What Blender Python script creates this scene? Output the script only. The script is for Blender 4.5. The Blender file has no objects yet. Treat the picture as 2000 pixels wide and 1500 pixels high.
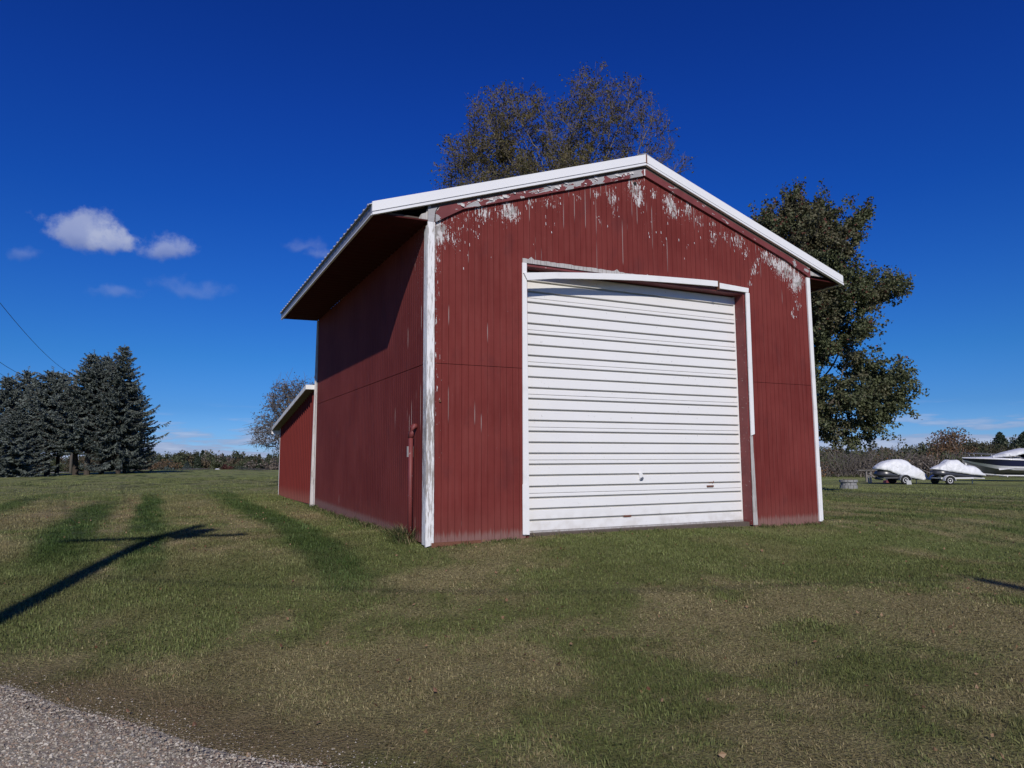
import bpy, math, random
import numpy as np
from mathutils import Matrix, Vector

S = bpy.context.scene
COL = S.collection
rad = math.radians
rng = np.random.default_rng(7)
random.seed(7)

# ------------------------------------------------------------------ camera
R_ = np.array([0.8964, -0.4432, -0.0056]); F_ = np.array([0.4405, 0.8911, 0.1087])
F_ /= np.linalg.norm(F_); R_ -= F_ * (R_ @ F_); R_ /= np.linalg.norm(R_); U_ = np.cross(R_, F_); BW, BL = 7.49, 7.76
CAM = np.array([-3.2966, -9.2745, 1.0686]); FPX = 1396.1
cam_d = bpy.data.cameras.new('camera'); cam = bpy.data.objects.new('camera', cam_d); COL.objects.link(cam)
cam.matrix_world = Matrix(((R_[0], U_[0], -F_[0], CAM[0]), (R_[1], U_[1], -F_[1], CAM[1]), (R_[2], U_[2], -F_[2], CAM[2]), (0, 0, 0, 1)))
cam_d.sensor_width = 36; cam_d.lens = FPX / 2000 * 36; cam_d.clip_start = .05; cam_d.clip_end = 6000
S.camera = cam

# ------------------------------------------------------------------ light, sky, exposure
SUN_TRAVEL = np.array([0.312, 0.778, -0.545]); SUN_TRAVEL /= np.linalg.norm(SUN_TRAVEL)
SUN_EL = math.asin(-SUN_TRAVEL[2]); SUN_AZ = math.atan2(-SUN_TRAVEL[0], -SUN_TRAVEL[1])
sun_d = bpy.data.lights.new('sun', 'SUN'); sun = bpy.data.objects.new('sun', sun_d); COL.objects.link(sun)
sun.rotation_euler = Vector(SUN_TRAVEL).to_track_quat('-Z', 'Y').to_euler()
sun_d.energy = 3.6; sun_d.angle = rad(0.53); sun_d.color = (1.0, 0.945, 0.87)
vs = S.view_settings
vs.view_transform = 'Standard'; vs.look = 'None'; vs.exposure = 0.0; vs.gamma = 1.0; vs.use_curve_mapping = False
S.cycles.use_denoising = True
S.cycles.max_bounces = 6; S.cycles.diffuse_bounces = 2; S.cycles.glossy_bounces = 2; S.cycles.transmission_bounces = 2
S.cycles.transparent_max_bounces = 8


class NT:
    """small helper for writing shader nodes as expressions"""
    def __init__(self, tree):
        self.t = tree; self.n = tree.nodes; self.l = tree.links; self.n.clear(); self._p = None

    def new(self, ty, **kw):
        nd = self.n.new(ty)
        for k, v in kw.items(): setattr(nd, k, v)
        return nd

    def put(self, sock, v):
        if v is None: return
        if isinstance(v, bpy.types.NodeSocket): self.l.new(v, sock)
        elif isinstance(v, (int, float)):
            try: sock.default_value = v
            except TypeError: sock.default_value = (v, v, v)
        else:
            v = tuple(v)
            if sock.type == 'RGBA' and len(v) == 3: v = v + (1,)
            sock.default_value = v

    def m(self, op, a, b=None, c=None, clamp=False):
        nd = self.new('ShaderNodeMath', operation=op, use_clamp=clamp)
        for i, v in enumerate((a, b, c)): self.put(nd.inputs[i], v) if v is not None else None
        return nd.outputs[0]

    def vm(self, op, a, b=None, s=None):
        nd = self.new('ShaderNodeVectorMath', operation=op)
        self.put(nd.inputs[0], a)
        if b is not None: self.put(nd.inputs[1], b)
        if s is not None: self.put(nd.inputs['Scale'], s)
        return nd.outputs['Value'] if op in ('DOT_PRODUCT', 'LENGTH', 'DISTANCE') else nd.outputs[0]

    def pos(self):
        if self._p is None: self._p = self.new('ShaderNodeNewGeometry').outputs['Position']
        return self._p

    def sep(self, v):
        nd = self.new('ShaderNodeSeparateXYZ'); self.put(nd.inputs[0], v); return nd.outputs

    def comb(self, x, y, z):
        nd = self.new('ShaderNodeCombineXYZ')
        for i, v in enumerate((x, y, z)): self.put(nd.inputs[i], v)
        return nd.outputs[0]

    def noise(self, vec, scale, detail=3, rough=.55, dist=0, col=False):
        nd = self.new('ShaderNodeTexNoise'); self.put(nd.inputs['Vector'], vec); self.put(nd.inputs['Scale'], scale)
        self.put(nd.inputs['Detail'], detail); self.put(nd.inputs['Roughness'], rough); self.put(nd.inputs['Distortion'], dist)
        return nd.outputs['Color' if col else 0]

    def noise1(self, w, scale, detail=2):
        nd = self.new('ShaderNodeTexNoise', noise_dimensions='1D'); self.put(nd.inputs['W'], w)
        self.put(nd.inputs['Scale'], scale); self.put(nd.inputs['Detail'], detail); return nd.outputs[0]

    def ss(self, v, a, b, c=0., d=1., mode='SMOOTHSTEP'):
        nd = self.new('ShaderNodeMapRange', interpolation_type=mode)
        for i, x in enumerate((v, a, b, c, d)): self.put(nd.inputs[i], x)
        return nd.outputs[0]

    def mix(self, f, a, b, mode='MIX'):
        nd = self.new('ShaderNodeMix', data_type='RGBA', blend_type=mode); nd.clamp_factor = True
        self.put(nd.inputs[0], f); self.put(nd.inputs[6], a); self.put(nd.inputs[7], b); return nd.outputs[2]

    def bump(self, h, strength=.5, dist=.01, normal=None):
        nd = self.new('ShaderNodeBump'); self.put(nd.inputs['Strength'], strength); self.put(nd.inputs['Distance'], dist)
        self.put(nd.inputs['Height'], h)
        if normal: self.put(nd.inputs['Normal'], normal)
        return nd.outputs[0]

    def out(self, color, rough=.7, bump=None, metal=0., spec=.5, trans=None):
        b = self.new('ShaderNodeBsdfPrincipled'); o = self.new('ShaderNodeOutputMaterial')
        self.put(b.inputs['Base Color'], color); self.put(b.inputs['Roughness'], rough); self.put(b.inputs['Metallic'], metal)
        self.put(b.inputs['Specular IOR Level'], spec)
        if bump: self.put(b.inputs['Normal'], bump)
        if trans:
            tr = self.new('ShaderNodeBsdfTranslucent'); self.put(tr.inputs[0], trans[0])
            mx = self.new('ShaderNodeMixShader'); self.put(mx.inputs[0], trans[1])
            self.l.new(b.outputs[0], mx.inputs[1]); self.l.new(tr.outputs[0], mx.inputs[2]); self.l.new(mx.outputs[0], o.inputs[0])
        else:
            self.l.new(b.outputs[0], o.inputs[0])


def mat(name):
    m = bpy.data.materials.new(name); m.use_nodes = True
    return m, NT(m.node_tree)


def ray(px, py):
    d = FPX * F_ + R_ * (px - 1000) - U_ * (py - 750); return d / np.linalg.norm(d)


def at(px, py, D):
    d = ray(px, py); return CAM + d * (D / (d @ F_))


# ---- world: physical sky graded deeper, plus the few clouds of the day
W = bpy.data.worlds.new('World'); S.world = W; W.use_nodes = True
w = NT(W.node_tree)
sky = w.new('ShaderNodeTexSky', sky_type='NISHITA', sun_disc=False)
sky.sun_elevation = SUN_EL; sky.sun_rotation = SUN_AZ; sky.altitude = 0; sky.air_density = 1.0; sky.dust_density = .3; sky.ozone_density = 3.0
dirv = w.new('ShaderNodeTexCoord').outputs['Generated']
dx, dy, dz = w.sep(dirv)
g = w.new('ShaderNodeGamma'); w.put(g.inputs[0], w.vm('SCALE', sky.outputs[0], s=.1)); w.put(g.inputs[1], 1.0)
gr = w.new('ShaderNodeValToRGB'); w.put(gr.inputs[0], w.m('MULTIPLY', dz, 1.0))
GRADE = [(0.0, (0.1992, 0.3276, 0.6354)), (0.01, (0.1992, 0.3276, 0.6327)), (0.03, (0.1312, 0.2607, 0.557)), (0.071, (0.0808, 0.2012, 0.44)), (0.138, (0.054, 0.1883, 0.409)), (0.236, (0.0364, 0.1585, 0.4264)), (0.33, (0.0234, 0.1333, 0.4321)), (0.443, (0.0212, 0.1136, 0.4279)), (0.533, (0.0193, 0.0999, 0.4011)), (0.85, (0.0164, 0.0861, 0.341))]
while len(gr.color_ramp.elements) < len(GRADE): gr.color_ramp.elements.new(.5)
for e_, (p_, c_) in zip(gr.color_ramp.elements, GRADE): e_.position = p_; e_.color = c_ + (1,)
SKY_GRADE = w.vm('SCALE', gr.outputs[0], s=2.0)
skycol = w.mix(1.0, g.outputs[0], SKY_GRADE, 'MULTIPLY')
hl = w.vm('LENGTH', w.comb(dx, dy, 0))
elv = w.m('ARCTAN2', dz, hl)


warp = w.vm('SUBTRACT', w.noise(dirv, 14, 3, .6, col=True), (.5, .5, .5))
dv = w.vm('ADD', dirv, w.vm('SCALE', warp, s=.05))
cnz = w.noise(dirv, 38, 5, .62)


def cloud(px, py, rx, ry, amp, nscale=9, soft=.28, rough=.62, seed=0.):
    c = ray(px, py); e = np.cross(c, [0, 0, 1]); e /= np.linalg.norm(e); n = np.cross(e, c)
    a = w.m('DIVIDE', w.vm('DOT_PRODUCT', dv, tuple(e)), rx / FPX)
    b0 = w.vm('DOT_PRODUCT', w.vm('SUBTRACT', dv, tuple(c)), tuple(n))
    b = w.m('DIVIDE', b0, ry / FPX)
    b = w.m('MULTIPLY', b, w.ss(b, -.2, .2, 1.25, .9))          # flatter base
    front = w.m('GREATER_THAN', w.vm('DOT_PRODUCT', dirv, tuple(c)), .5)
    r = w.m('SQRT', w.m('ADD', w.m('MULTIPLY', a, a), w.m('MULTIPLY', b, b)))
    nz = cnz
    d = w.m('SUBTRACT', w.m('ADD', 1.0, w.m('MULTIPLY', w.m('SUBTRACT', nz, .5), 1.5)), r)
    f = w.m('MULTIPLY', w.ss(d, -.05, soft + .35), front)
    return w.m('MULTIPLY', f, amp), b


CLOUDS = [(158, 458, 66, 44, .52, 9, .3), (208, 474, 40, 30, .45, 9, .3), (322, 490, 52, 28, .42, 12, .35), (57, 500, 20, 15, .14, 12, .5), (222, 574, 50, 13, .15, 9, .6),
          (375, 565, 70, 18, .12, 12, .6), (600, 482, 45, 16, .13, 12, .6), (636, 498, 40, 13, .16, 12, .6)]
cur = skycol
for i, (px, py, rx, ry, amp, ns, so) in enumerate(CLOUDS):
    f, b = cloud(px, py, rx, ry, amp, ns, so, seed=i * 1.7)
    shade = w.mix(w.ss(b, -1.0, .5), (.24, .27, .40), (.56, .60, .72))
    cur = w.mix(f, cur, shade)
# low streaks towards the horizon
hv = w.comb(w.m('MULTIPLY', w.m('ARCTAN2', dx, dy), 10), w.m('MULTIPLY', elv, 75), 0)
st = w.noise(hv, 1.0, 5, .6)
band = w.m('MULTIPLY', w.ss(elv, .085, .01), w.ss(elv, -.02, .005))
thr = w.m('SUBTRACT', st, w.ss(elv, .0, .075, .30, .56, 'LINEAR'))
f = w.m('MULTIPLY', w.m('MULTIPLY', w.ss(thr, 0, .14), band), .8)
cur = w.mix(f, cur, w.mix(w.ss(st, .45, .7), (.30, .35, .53), (.50, .55, .72)))
bgn = w.new('ShaderNodeBackground'); w.put(bgn.inputs[0], cur); w.put(bgn.inputs[1], 1.0)
wo = w.new('ShaderNodeOutputWorld'); w.l.new(bgn.outputs[0], wo.inputs[0])


# ------------------------------------------------------------------ object helpers
def mesh_np(name, V, polys_flat, counts, m, smooth=False):
    me = bpy.data.meshes.new(name)
    V = np.asarray(V, np.float32); counts = np.asarray(counts, np.int32); pf = np.asarray(polys_flat, np.int32)
    me.vertices.add(len(V)); me.vertices.foreach_set('co', V.ravel())
    me.loops.add(len(pf)); me.loops.foreach_set('vertex_index', pf)
    me.polygons.add(len(counts)); st_ = np.concatenate([[0], np.cumsum(counts)[:-1]]).astype(np.int32)
    me.polygons.foreach_set('loop_start', st_); me.polygons.foreach_set('loop_total', counts)
    me.polygons.foreach_set('use_smooth', np.full(len(counts), bool(smooth)))
    me.update(calc_edges=True)
    if m: me.materials.append(m)
    return me


class MB:
    def __init__(self): self.v = []; self.f = []

    def add(self, vs_, fs):
        o = len(self.v); self.v.extend([tuple(map(float, x)) for x in vs_]); self.f.extend([tuple(i + o for i in f) for f in fs]); return self

    def box(self, x0, x1, y0, y1, z0, z1):
        return self.hexa([(x0, y0, z0), (x1, y0, z0), (x1, y1, z0), (x0, y1, z0), (x0, y0, z1), (x1, y0, z1), (x1, y1, z1), (x0, y1, z1)])

    def hexa(self, p): return self.add(p, [(0, 3, 2, 1), (4, 5, 6, 7), (0, 1, 5, 4), (1, 2, 6, 5), (2, 3, 7, 6), (3, 0, 4, 7)])

    def prism(self, pts, axis, a, b):
        """2-D outline extruded along an axis; outline given as the other two coordinates in x,y,z order"""
        def P(q, t): return {0: (t, q[0], q[1]), 1: (q[0], t, q[1]), 2: (q[0], q[1], t)}[axis]
        n = len(pts); V = [P(q, a) for q in pts] + [P(q, b) for q in pts]
        F = [tuple(range(n)), tuple(range(2 * n - 1, n - 1, -1))] + [(i, i + n, (i + 1) % n + n, (i + 1) % n) for i in range(n)]
        return self.add(V, F)

    def tube(self, pts, r, n=8, cap=True):
        pts = [np.asarray(p, float) for p in pts]
        rs = r if isinstance(r, (list, tuple)) else [r] * len(pts); o = len(self.v); V = []
        for i, p in enumerate(pts):
            t = pts[min(i + 1, len(pts) - 1)] - pts[max(i - 1, 0)]; t /= np.linalg.norm(t) + 1e-9
            a = np.cross(t, [0, 0, 1.0]) if abs(t[2]) < .9 else np.cross(t, [1.0, 0, 0]); a /= np.linalg.norm(a); b = np.cross(t, a)
            for k in range(n):
                q = 2 * math.pi * k / n; V.append(p + rs[i] * (a * math.cos(q) + b * math.sin(q)))
        F = [(i * n + k, i * n + (k + 1) % n, (i + 1) * n + (k + 1) % n, (i + 1) * n + k) for i in range(len(pts) - 1) for k in range(n)]
        if cap: F += [tuple(range(n - 1, -1, -1)), tuple((len(pts) - 1) * n + k for k in range(n))]
        return self.add(V, F)

    def lathe(self, prof, n=20, c=(0, 0, 0), axis='z'):
        V = []; 
        for r, h in prof:
            for k in range(n):
                q = 2 * math.pi * k / n
                V.append((c[0] + r * math.cos(q), c[1] + r * math.sin(q), c[2] + h) if axis == 'z' else (c[0] + r * math.cos(q), c[1] + h, c[2] + r * math.sin(q)))
        F = [(i * n + k, i * n + (k + 1) % n, (i + 1) * n + (k + 1) % n, (i + 1) * n + k) for i in range(len(prof) - 1) for k in range(n)]
        F += [tuple(range(n - 1, -1, -1)), tuple((len(prof) - 1) * n + k for k in range(n))]
        return self.add(V, F)

    def mesh(self, name, m, smooth=False):
        cnt = [len(f) for f in self.f]; flat = [i for f in self.f for i in f]
        return mesh_np(name, self.v, flat, cnt, m, smooth)

    def build(self, name, m, parent=None, smooth=False, bevel=0):
        return link(name, self.mesh(name, m, smooth), parent, bevel)


def link(name, data, parent=None, bevel=0):
    o = bpy.data.objects.new(name, data); COL.objects.link(o)
    if parent is not None: o.parent = parent
    if bevel:
        b = o.modifiers.new('bevel', 'BEVEL'); b.width = bevel; b.segments = 2; b.limit_method = 'ANGLE'
    return o


def tag(o, label=None, cat=None, group=None, kind=None):
    if label: o['label'] = label
    if cat: o['category'] = cat
    if group: o['group'] = group
    if kind: o['kind'] = kind
    return o


def empty(name, loc=(0, 0, 0), rz=0.):
    o = bpy.data.objects.new(name, None); COL.objects.link(o); o.location = tuple(map(float, loc)); o.rotation_euler = (0, 0, rz)
    o.empty_display_size = .2
    return o


def copy_tree(o, parent=None):
    c = o.copy(); COL.objects.link(c); c.parent = parent
    for ch in [x for x in o.children]: copy_tree(ch, c)
    return c


# ------------------------------------------------------------------ terrain
def sst(a, b, x):
    t = np.clip((x - a) / (b - a), 0, 1); return t * t * (3 - 2 * t)


ROAD_P = np.array([-2.46, -5.31]); ROAD_D = np.array([.592, -.806]); ROAD_N = np.array([.806, .592])


def road_s(x, y):   # distance into the gravel (positive = on gravel, camera side)
    s = -((x - ROAD_P[0]) * ROAD_N[0] + (y - ROAD_P[1]) * ROAD_N[1])
    t = (x - ROAD_P[0]) * ROAD_D[0] + (y - ROAD_P[1]) * ROAD_D[1]
    return s + .04 * np.sin(t * 1.7) + .03 * np.sin(t * 4.1 + 1), t


def ground(x, y):
    x = np.asarray(x, float); y = np.asarray(y, float)
    v = y + .45 * x
    z = -.5 * (1 - sst(-5.0, 1.5, v))
    zr = -.27 * (1 - sst(-3.2, .4, y)) - .23 * (1 - sst(-12., -5.6, y)); q_ = sst(.5, 4.5, x); z = z * (1 - q_) + zr * q_
    z = z + (.15 * sst(1, 16, y) + .22 * sst(16, 85, y)) * (1 - sst(6, 24, x)) * (1 - .7 * sst(-4, -14, x))
    z = z - (.07 * sst(3, 9, x) + .36 * sst(12, 38, x) + .25 * sst(50, 110, x))
    d = np.hypot(x + 3.3, y + 9.3); right = sst(.35, 1.2, np.arctan2(x + 3.3, y + 9.3))
    z = z - (1 - right) * 3.6 * sst(88, 330, d) - right * .8 * sst(60, 250, d)
    z = z + .018 * np.sin(x * .9 + 1.3 * np.sin(y * .31)) * np.sin(y * .7 + 2) * sst(7, 20, d)
    return z


def far_axis(a, b, dense, lo, hi, n=46):
    core = np.arange(a, b + 1e-6, dense)
    L = a - np.geomspace(dense, a - lo, n)[::-1]; H = b + np.geomspace(dense, hi - b, n)
    return np.concatenate([L, core, H])


GX = far_axis(-9, 22, .2, -1500, 1500, 60); GY = far_axis(-14, 32, .2, -1500, 1500, 60)
XX, YY = np.meshgrid(GX, GY); ZZ = ground(XX, YY)
nx, ny = len(GX), len(GY)
idx = np.arange(nx * ny).reshape(ny, nx)
quads = np.stack([idx[:-1, :-1], idx[:-1, 1:], idx[1:, 1:], idx[1:, :-1]], -1).reshape(-1, 4)


# ---- value noise for placing and colouring ground cover
_perm = np.random.default_rng(3).random((256, 256))


def vnoise(x, y):
    xi = np.floor(x).astype(int); yi = np.floor(y).astype(int); fx = x - xi; fy = y - yi
    fx = fx * fx * (3 - 2 * fx); fy = fy * fy * (3 - 2 * fy); a = _perm[xi & 255, yi & 255]; b = _perm[(xi + 1) & 255, yi & 255]
    c = _perm[xi & 255, (yi + 1) & 255]; d = _perm[(xi + 1) & 255, (yi + 1) & 255]
    return (a * (1 - fx) + b * fx) * (1 - fy) + (c * (1 - fx) + d * fx) * fy


def fbm(x, y, s, o=4, off=0.):
    t = 0; a = 1.; n_ = 0
    x = np.asarray(x, float) * s + off; y = np.asarray(y, float) * s + off * 1.7
    for _ in range(o): t = t + a * vnoise(x, y); n_ += a; a *= .55; x = x * 2.03 + 17.1; y = y * 2.03 + 5.3
    return t / n_


def win(v, a, b, s0, s1): return sst(a - s0, a + s0, v) * (1 - sst(b - s1, b + s1, v))


def field(x, y):
    """dryness, lush wheel strips, tan thatch strips, needle litter by the gravel"""
    x = np.asarray(x, float); y = np.asarray(y, float)
    big = fbm(x, y, .35, 3, 3.); med = fbm(x, y, 1.2, 4, 11.); fine = fbm(x, y, 6., 3, 5.)
    rows = fbm(x * 1.6, y * .09, 1., 3, 7.)
    v = y + .45 * x
    dry = .5 + 1.25 * (big - .5) + 1.1 * (med - .5) + .6 * (fine - .5) + .6 * (rows - .5)
    dry = dry + .16 * (1 - sst(-4.2, -.8, v)) - .11
    dry = dry - .34 * (1 - sst(.3, 1.6, np.abs(x + .75))) * sst(-2.0, -.4, y) * (1 - sst(9, 16, y))
    dry = dry - .26 * win(y, -3.1, -1.1, .5, .45) * sst(1.2, 3.0, x)
    dry = dry + .22 * win(y, -.75, -.05, .3, .2) * (1 - sst(3.4, 5, x)) * sst(0, .6, x)
    dry = dry - .15 * win(y, -3.2, .4, .6, .5) * (1 - sst(-2.6, -1.6, x))
    dry = dry + .18 * win(x, 2.8, 7.0, 1, 1) * win(y, -5.2, -3.6, .7, .5)
    t = sst(.30, .78, dry)
    wob = .30 * (fbm(x, y, .5, 2, 2.) - .5) + .12 * (fine - .5)
    strip = np.zeros_like(x); tan = np.zeros_like(x)
    for xc, wd, y0, y1, am in ((-4.45, .40, 1.2, 12, .85), (-3.42, .26, .4, 15, .85), (-1.30, .34, -1.6, 17, .75), (-6.3, .3, 8, 17, .7),
                               (9.2, .22, -6, 12, .4), (10.6, .25, -6, 30, .45), (12.2, .25, -4, 34, .4), (14.3, .3, -3, 34, .5), (15.6, .2, -3, 34, .45), (17.6, .35, -3, 40, .45), (20.5, .4, -3, 40, .5)):
        xx = xc - .02 * (y - 4) * (xc > -2) * (xc < 0)
        d = np.abs(x - xx + wob); strip = np.maximum(strip, am * (1 - sst(wd * .55, wd * 1.35, d)) * win(y, y0, y1, 1.2, 4))
    for xc, wd, y0, y1, am in ((-3.95, .24, 5, 16, .8), (-2.55, .55, 5, 17, .4), (-5.6, .6, 2, 12, .55), (-.55, .30, 4.6, 8, .8), (-2.6, .7, .2, 2.6, .4), (10.0, .3, -3, 20, .3), (13.2, .4, -2, 30, .35), (16.6, .4, -2, 30, .35)):
        d = np.abs(x - xc + wob); tan = np.maximum(tan, am * (1 - sst(wd * .7, wd * 1.5, d)) * win(y, y0, y1, 1.2, 3) * sst(.3, .6, med + .15))
    rs, _ = road_s(x, y); litter = sst(-.62, .0, rs + .9 * (med - .5)) * .8
    return t, strip * sst(.25, .5, med + .1), tan, litter, med, fine


def lerp(a, b, t): return a + (b - a) * np.asarray(t)[..., None]


def field_color(x, y, r1, r2):
    """r1, r2 in 0..1: variation from blade to blade"""
    t, st_, tan, lit, med, fine = field(x, y)
    A = np.array
    green = lerp(A([.078, .108, .028]), A([.232, .258, .090]), r1); green = lerp(green, A([.215, .210, .088]), .75 * sst(.45, .7, med))
    straw = lerp(A([.205, .162, .078]), A([.55, .46, .255]), r2 ** 1.3)
    pick = sst(-.28, .28, .15 + t * .46 - (r1 * .6 + r2 * .4))
    c = lerp(green, straw, pick)
    c = lerp(c, lerp(A([.25, .18, .095]), A([.42, .33, .19]), r1), tan)
    c = lerp(c, lerp(A([.030, .066, .014]), A([.070, .130, .032]), r1), st_)
    c = lerp(c, lerp(A([.12, .065, .040]), A([.27, .18, .12]), r2), lit * .8)
    d = np.hypot(x + 3.3, y + 9.3); f = sst(14, 34, d)
    farc = lerp(lerp(A([.175, .200, .068]), A([.255, .272, .100]), fine), A([.24, .215, .12]), t * .55)
    tuft = fbm(x * 1.0, y * .55, 2.0, 3, 9.); farc = lerp(farc, A([.040, .055, .022]), sst(.60, .70, tuft) * .8 * sst(10, 30, y))
    rw = fbm(x * 1.3, y * .07, 1.0, 2, 31.); farc = farc * (1 + .55 * (rw - .5) * 2 * sst(4, 9, x))[..., None]; farc = lerp(farc, A([.045, .080, .020]), st_ * .85)
    return lerp(c, farc, f)


def set_colors(me, C, domain='POINT'):
    a = me.color_attributes.new('tint', 'FLOAT_COLOR', domain); C4 = np.ones((len(C), 4), np.float32); C4[:, :3] = C
    a.data.foreach_set('color', C4.ravel())


m_lawn, n = mat('lawn_ground')
att = n.new('ShaderNodeAttribute', attribute_name='tint').outputs['Color']
P = n.pos(); vf = n.noise(P, 38, 3, .65); mf = n.noise(P, 4.5, 3, .6)
c = n.mix(1.0, att, n.mix(n.ss(vf, .32, .68), (.55, .55, .55), (1.45, 1.45, 1.45)), 'MULTIPLY')
c = n.mix(1.0, c, n.mix(n.ss(mf, .3, .7), (.86, .88, .84), (1.10, 1.10, 1.06)), 'MULTIPLY')
soilf = n.ss(n.vm('DISTANCE', P, tuple(CAM)), 14, 6)
c = n.mix(n.m('MULTIPLY', soilf, .5), c, n.mix(vf, (.085, .075, .032), (.21, .18, .085)))
n.out(c, .95, n.bump(vf, 1.0, .05), spec=.12)
me = mesh_np('lawn', np.stack([XX.ravel(), YY.ravel(), ZZ.ravel()], 1), quads.ravel(), np.full(len(quads), 4), m_lawn, True)
fx, fy = XX.ravel(), YY.ravel()
set_colors(me, field_color(fx, fy, np.full(len(fx), .5) + .25 * (fbm(fx, fy, 2.5, 2) - .5), np.full(len(fx), .5)))
lawn = link('lawn', me)
tag(lawn, 'wide mown lawn of green and dry straw patches round the barn', None, None, 'structure')

# ---- grass blades, numpy-built: dense near the drive, thinning with distance
m_blade, n = mat('grass_blade')
att = n.new('ShaderNodeAttribute', attribute_name='tint').outputs['Color']
n.out(att, .62, spec=.25, trans=(att, .30))


def blades(N, r0, r1, wmul, hmul, tri3, seed, amin=-24, amax=78):
    g_ = np.random.default_rng(seed)
    a = np.radians(g_.uniform(amin, amax, N)); r = np.sqrt(g_.uniform(r0 ** 2, r1 ** 2, N))
    x = CAM[0] + r * np.sin(a); y = CAM[1] + r * np.cos(a)
    cl = vnoise(x * 7, y * 7)
    keep = ~((x > -.03) & (x < BW + .02) & (y > -.0) & (y < BL + 5.2)) & (g_.random(N) < .45 + .75 * cl)
    rs, tt = road_s(x, y); keep &= (rs < .16 + .9 * (g_.random(N) - .75) + .5 * (vnoise(x * 2.5, y * 2.5) - .5)) | (rs > 6)
    x, y, a, r, rs = x[keep], y[keep], a[keep], r[keep], rs[keep]; N = len(x)
    z = ground(x, y)
    t, st_, tan, lit, med, fine = field(x, y)
    hgt = hmul * g_.uniform(.018, .046, N) * (1 - .35 * t) * (1 - .35 * lit) * (1 + .45 * st_) * (.8 + .5 * vnoise(x * 3, y * 3))
    flat = (g_.random(N) < .22 + .42 * t + .3 * lit)              # dead blades lie flatter
    lean = np.where(flat, g_.uniform(.9, 1.9, N), g_.uniform(.15, .75, N))
    wd = wmul * g_.uniform(.0016, .0036, N)
    th = g_.uniform(0, 2 * np.pi, N) * .75 + .5 * vnoise(x * 2.2, y * 2.2) * 6
    dx_, dy_ = np.cos(th), np.sin(th)
    ph = th + g_.uniform(.9, 2.2, N); sx, sy = np.cos(ph) * wd, np.sin(ph) * wd
    up = np.where(flat, .45, 1.)
    b = np.stack([x, y, z - .004], 1); s_ = np.stack([sx, sy, np.zeros(N)], 1)
    L = hgt * np.where(flat, 1.5, 1.0)
    mid = b + np.stack([dx_ * L * lean * .28, dy_ * L * lean * .28, L * .58 * up], 1)
    tip = b + np.stack([dx_ * L * lean * .85, dy_ * L * lean * .85, L * up], 1)
    if tri3:
        V = np.stack([b - s_, b + s_, mid + s_ * .75, mid - s_ * .75, tip], 1).reshape(-1, 3); kk = 5
        o = np.arange(N)[:, None] * 5
        pf = np.concatenate([o + [[0, 1, 2, 3]], o + [[3, 2, 4]]], 1).ravel(); cnt = np.tile([4, 3], N)
    else:
        V = np.stack([b - s_, b + s_, tip], 1).reshape(-1, 3); kk = 3
        o = np.arange(N)[:, None] * 3; pf = (o + [[0, 1, 2]]).ravel(); cnt = np.full(N, 3)
    C = field_color(x, y, g_.random(N), g_.random(N)) * g_.uniform(.75, 1.3, N)[:, None]
    return V, pf, cnt, np.repeat(C, kk, 0)


parts = [blades(230000, 2.6, 6.5, 1.15, .95, True, 1, -30, 84), blades(270000, 6.5, 12, 1.7, .95, True, 2, -22, 76), blades(260000, 12, 24, 3.2, 1.1, False, 3), blades(120000, 24, 48, 6.0, 1.4, False, 4, -16, 68)]
V = []; PF = []; CN = []; CC = []; off = 0
for v_, pf, cnt, c_ in parts: V.append(v_); PF.append(pf + off); CN.append(cnt); CC.append(c_); off += len(v_)
me = mesh_np('grass', np.concatenate(V), np.concatenate(PF), np.concatenate(CN), m_blade, True); set_colors(me, np.concatenate(CC))
grass = link('grass', me); tag(grass, 'short mown grass blades, green mixed with dry straw', 'grass', None, 'stuff')

# ---- gravel drive in the near left corner
m_gravel, n = mat('gravel_drive')
P = n.pos()
vor = n.new('ShaderNodeTexVoronoi'); n.put(vor.inputs['Vector'], P); n.put(vor.inputs['Scale'], 42)
vor2 = n.new('ShaderNodeTexVoronoi'); n.put(vor2.inputs['Vector'], P); n.put(vor2.inputs['Scale'], 90)
r1 = n.sep(vor.outputs['Color'])[0]; r2 = n.sep(vor2.outputs['Color'])[0]
c = n.mix(r1, (.16, .14, .11), (.42, .38, .32)); c = n.mix(n.m('MULTIPLY', r2, .6), c, (.20, .18, .15))
c = n.mix(n.ss(n.noise(P, 2.2, 4), .45, .62, 0, .7), c, (.24, .18, .14))
hh = n.m('ADD', n.m('MULTIPLY', vor.outputs['Distance'], -1.0), n.m('MULTIPLY', vor2.outputs['Distance'], -.5))
n.out(c, .95, n.bump(hh, .6, .012), spec=.1)
mb = []; TT = np.arange(-14, 22, .25); SSs = np.arange(0, 6.01, .25)
V = []
for t in TT:
    for s_ in SSs:
        e = .0
        if s_ == 0: e = -.02 - (.04 * math.sin(t * 1.7) + .03 * math.sin(t * 4.1 + 1))
        px_, py_ = ROAD_P + ROAD_D * t - ROAD_N * (s_ - (.04 * math.sin(t * 1.7) + .03 * math.sin(t * 4.1 + 1)) * (1 - s_ / 6))
        V.append((px_, py_, float(ground(px_, py_)) + .006 + (.014 if 0 < s_ < 6 else -.01)))
k = len(SSs); ii = np.arange(len(V)).reshape(len(TT), k)
q = np.stack([ii[:-1, :-1], ii[:-1, 1:], ii[1:, 1:], ii[1:, :-1]], -1).reshape(-1, 4)
drive = link('gravel_drive', mesh_np('gravel_drive', V, q.ravel(), np.full(len(q), 4), m_gravel, True))
tag(drive, 'grey gravel drive in the near left corner', None, None, 'structure')

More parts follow.
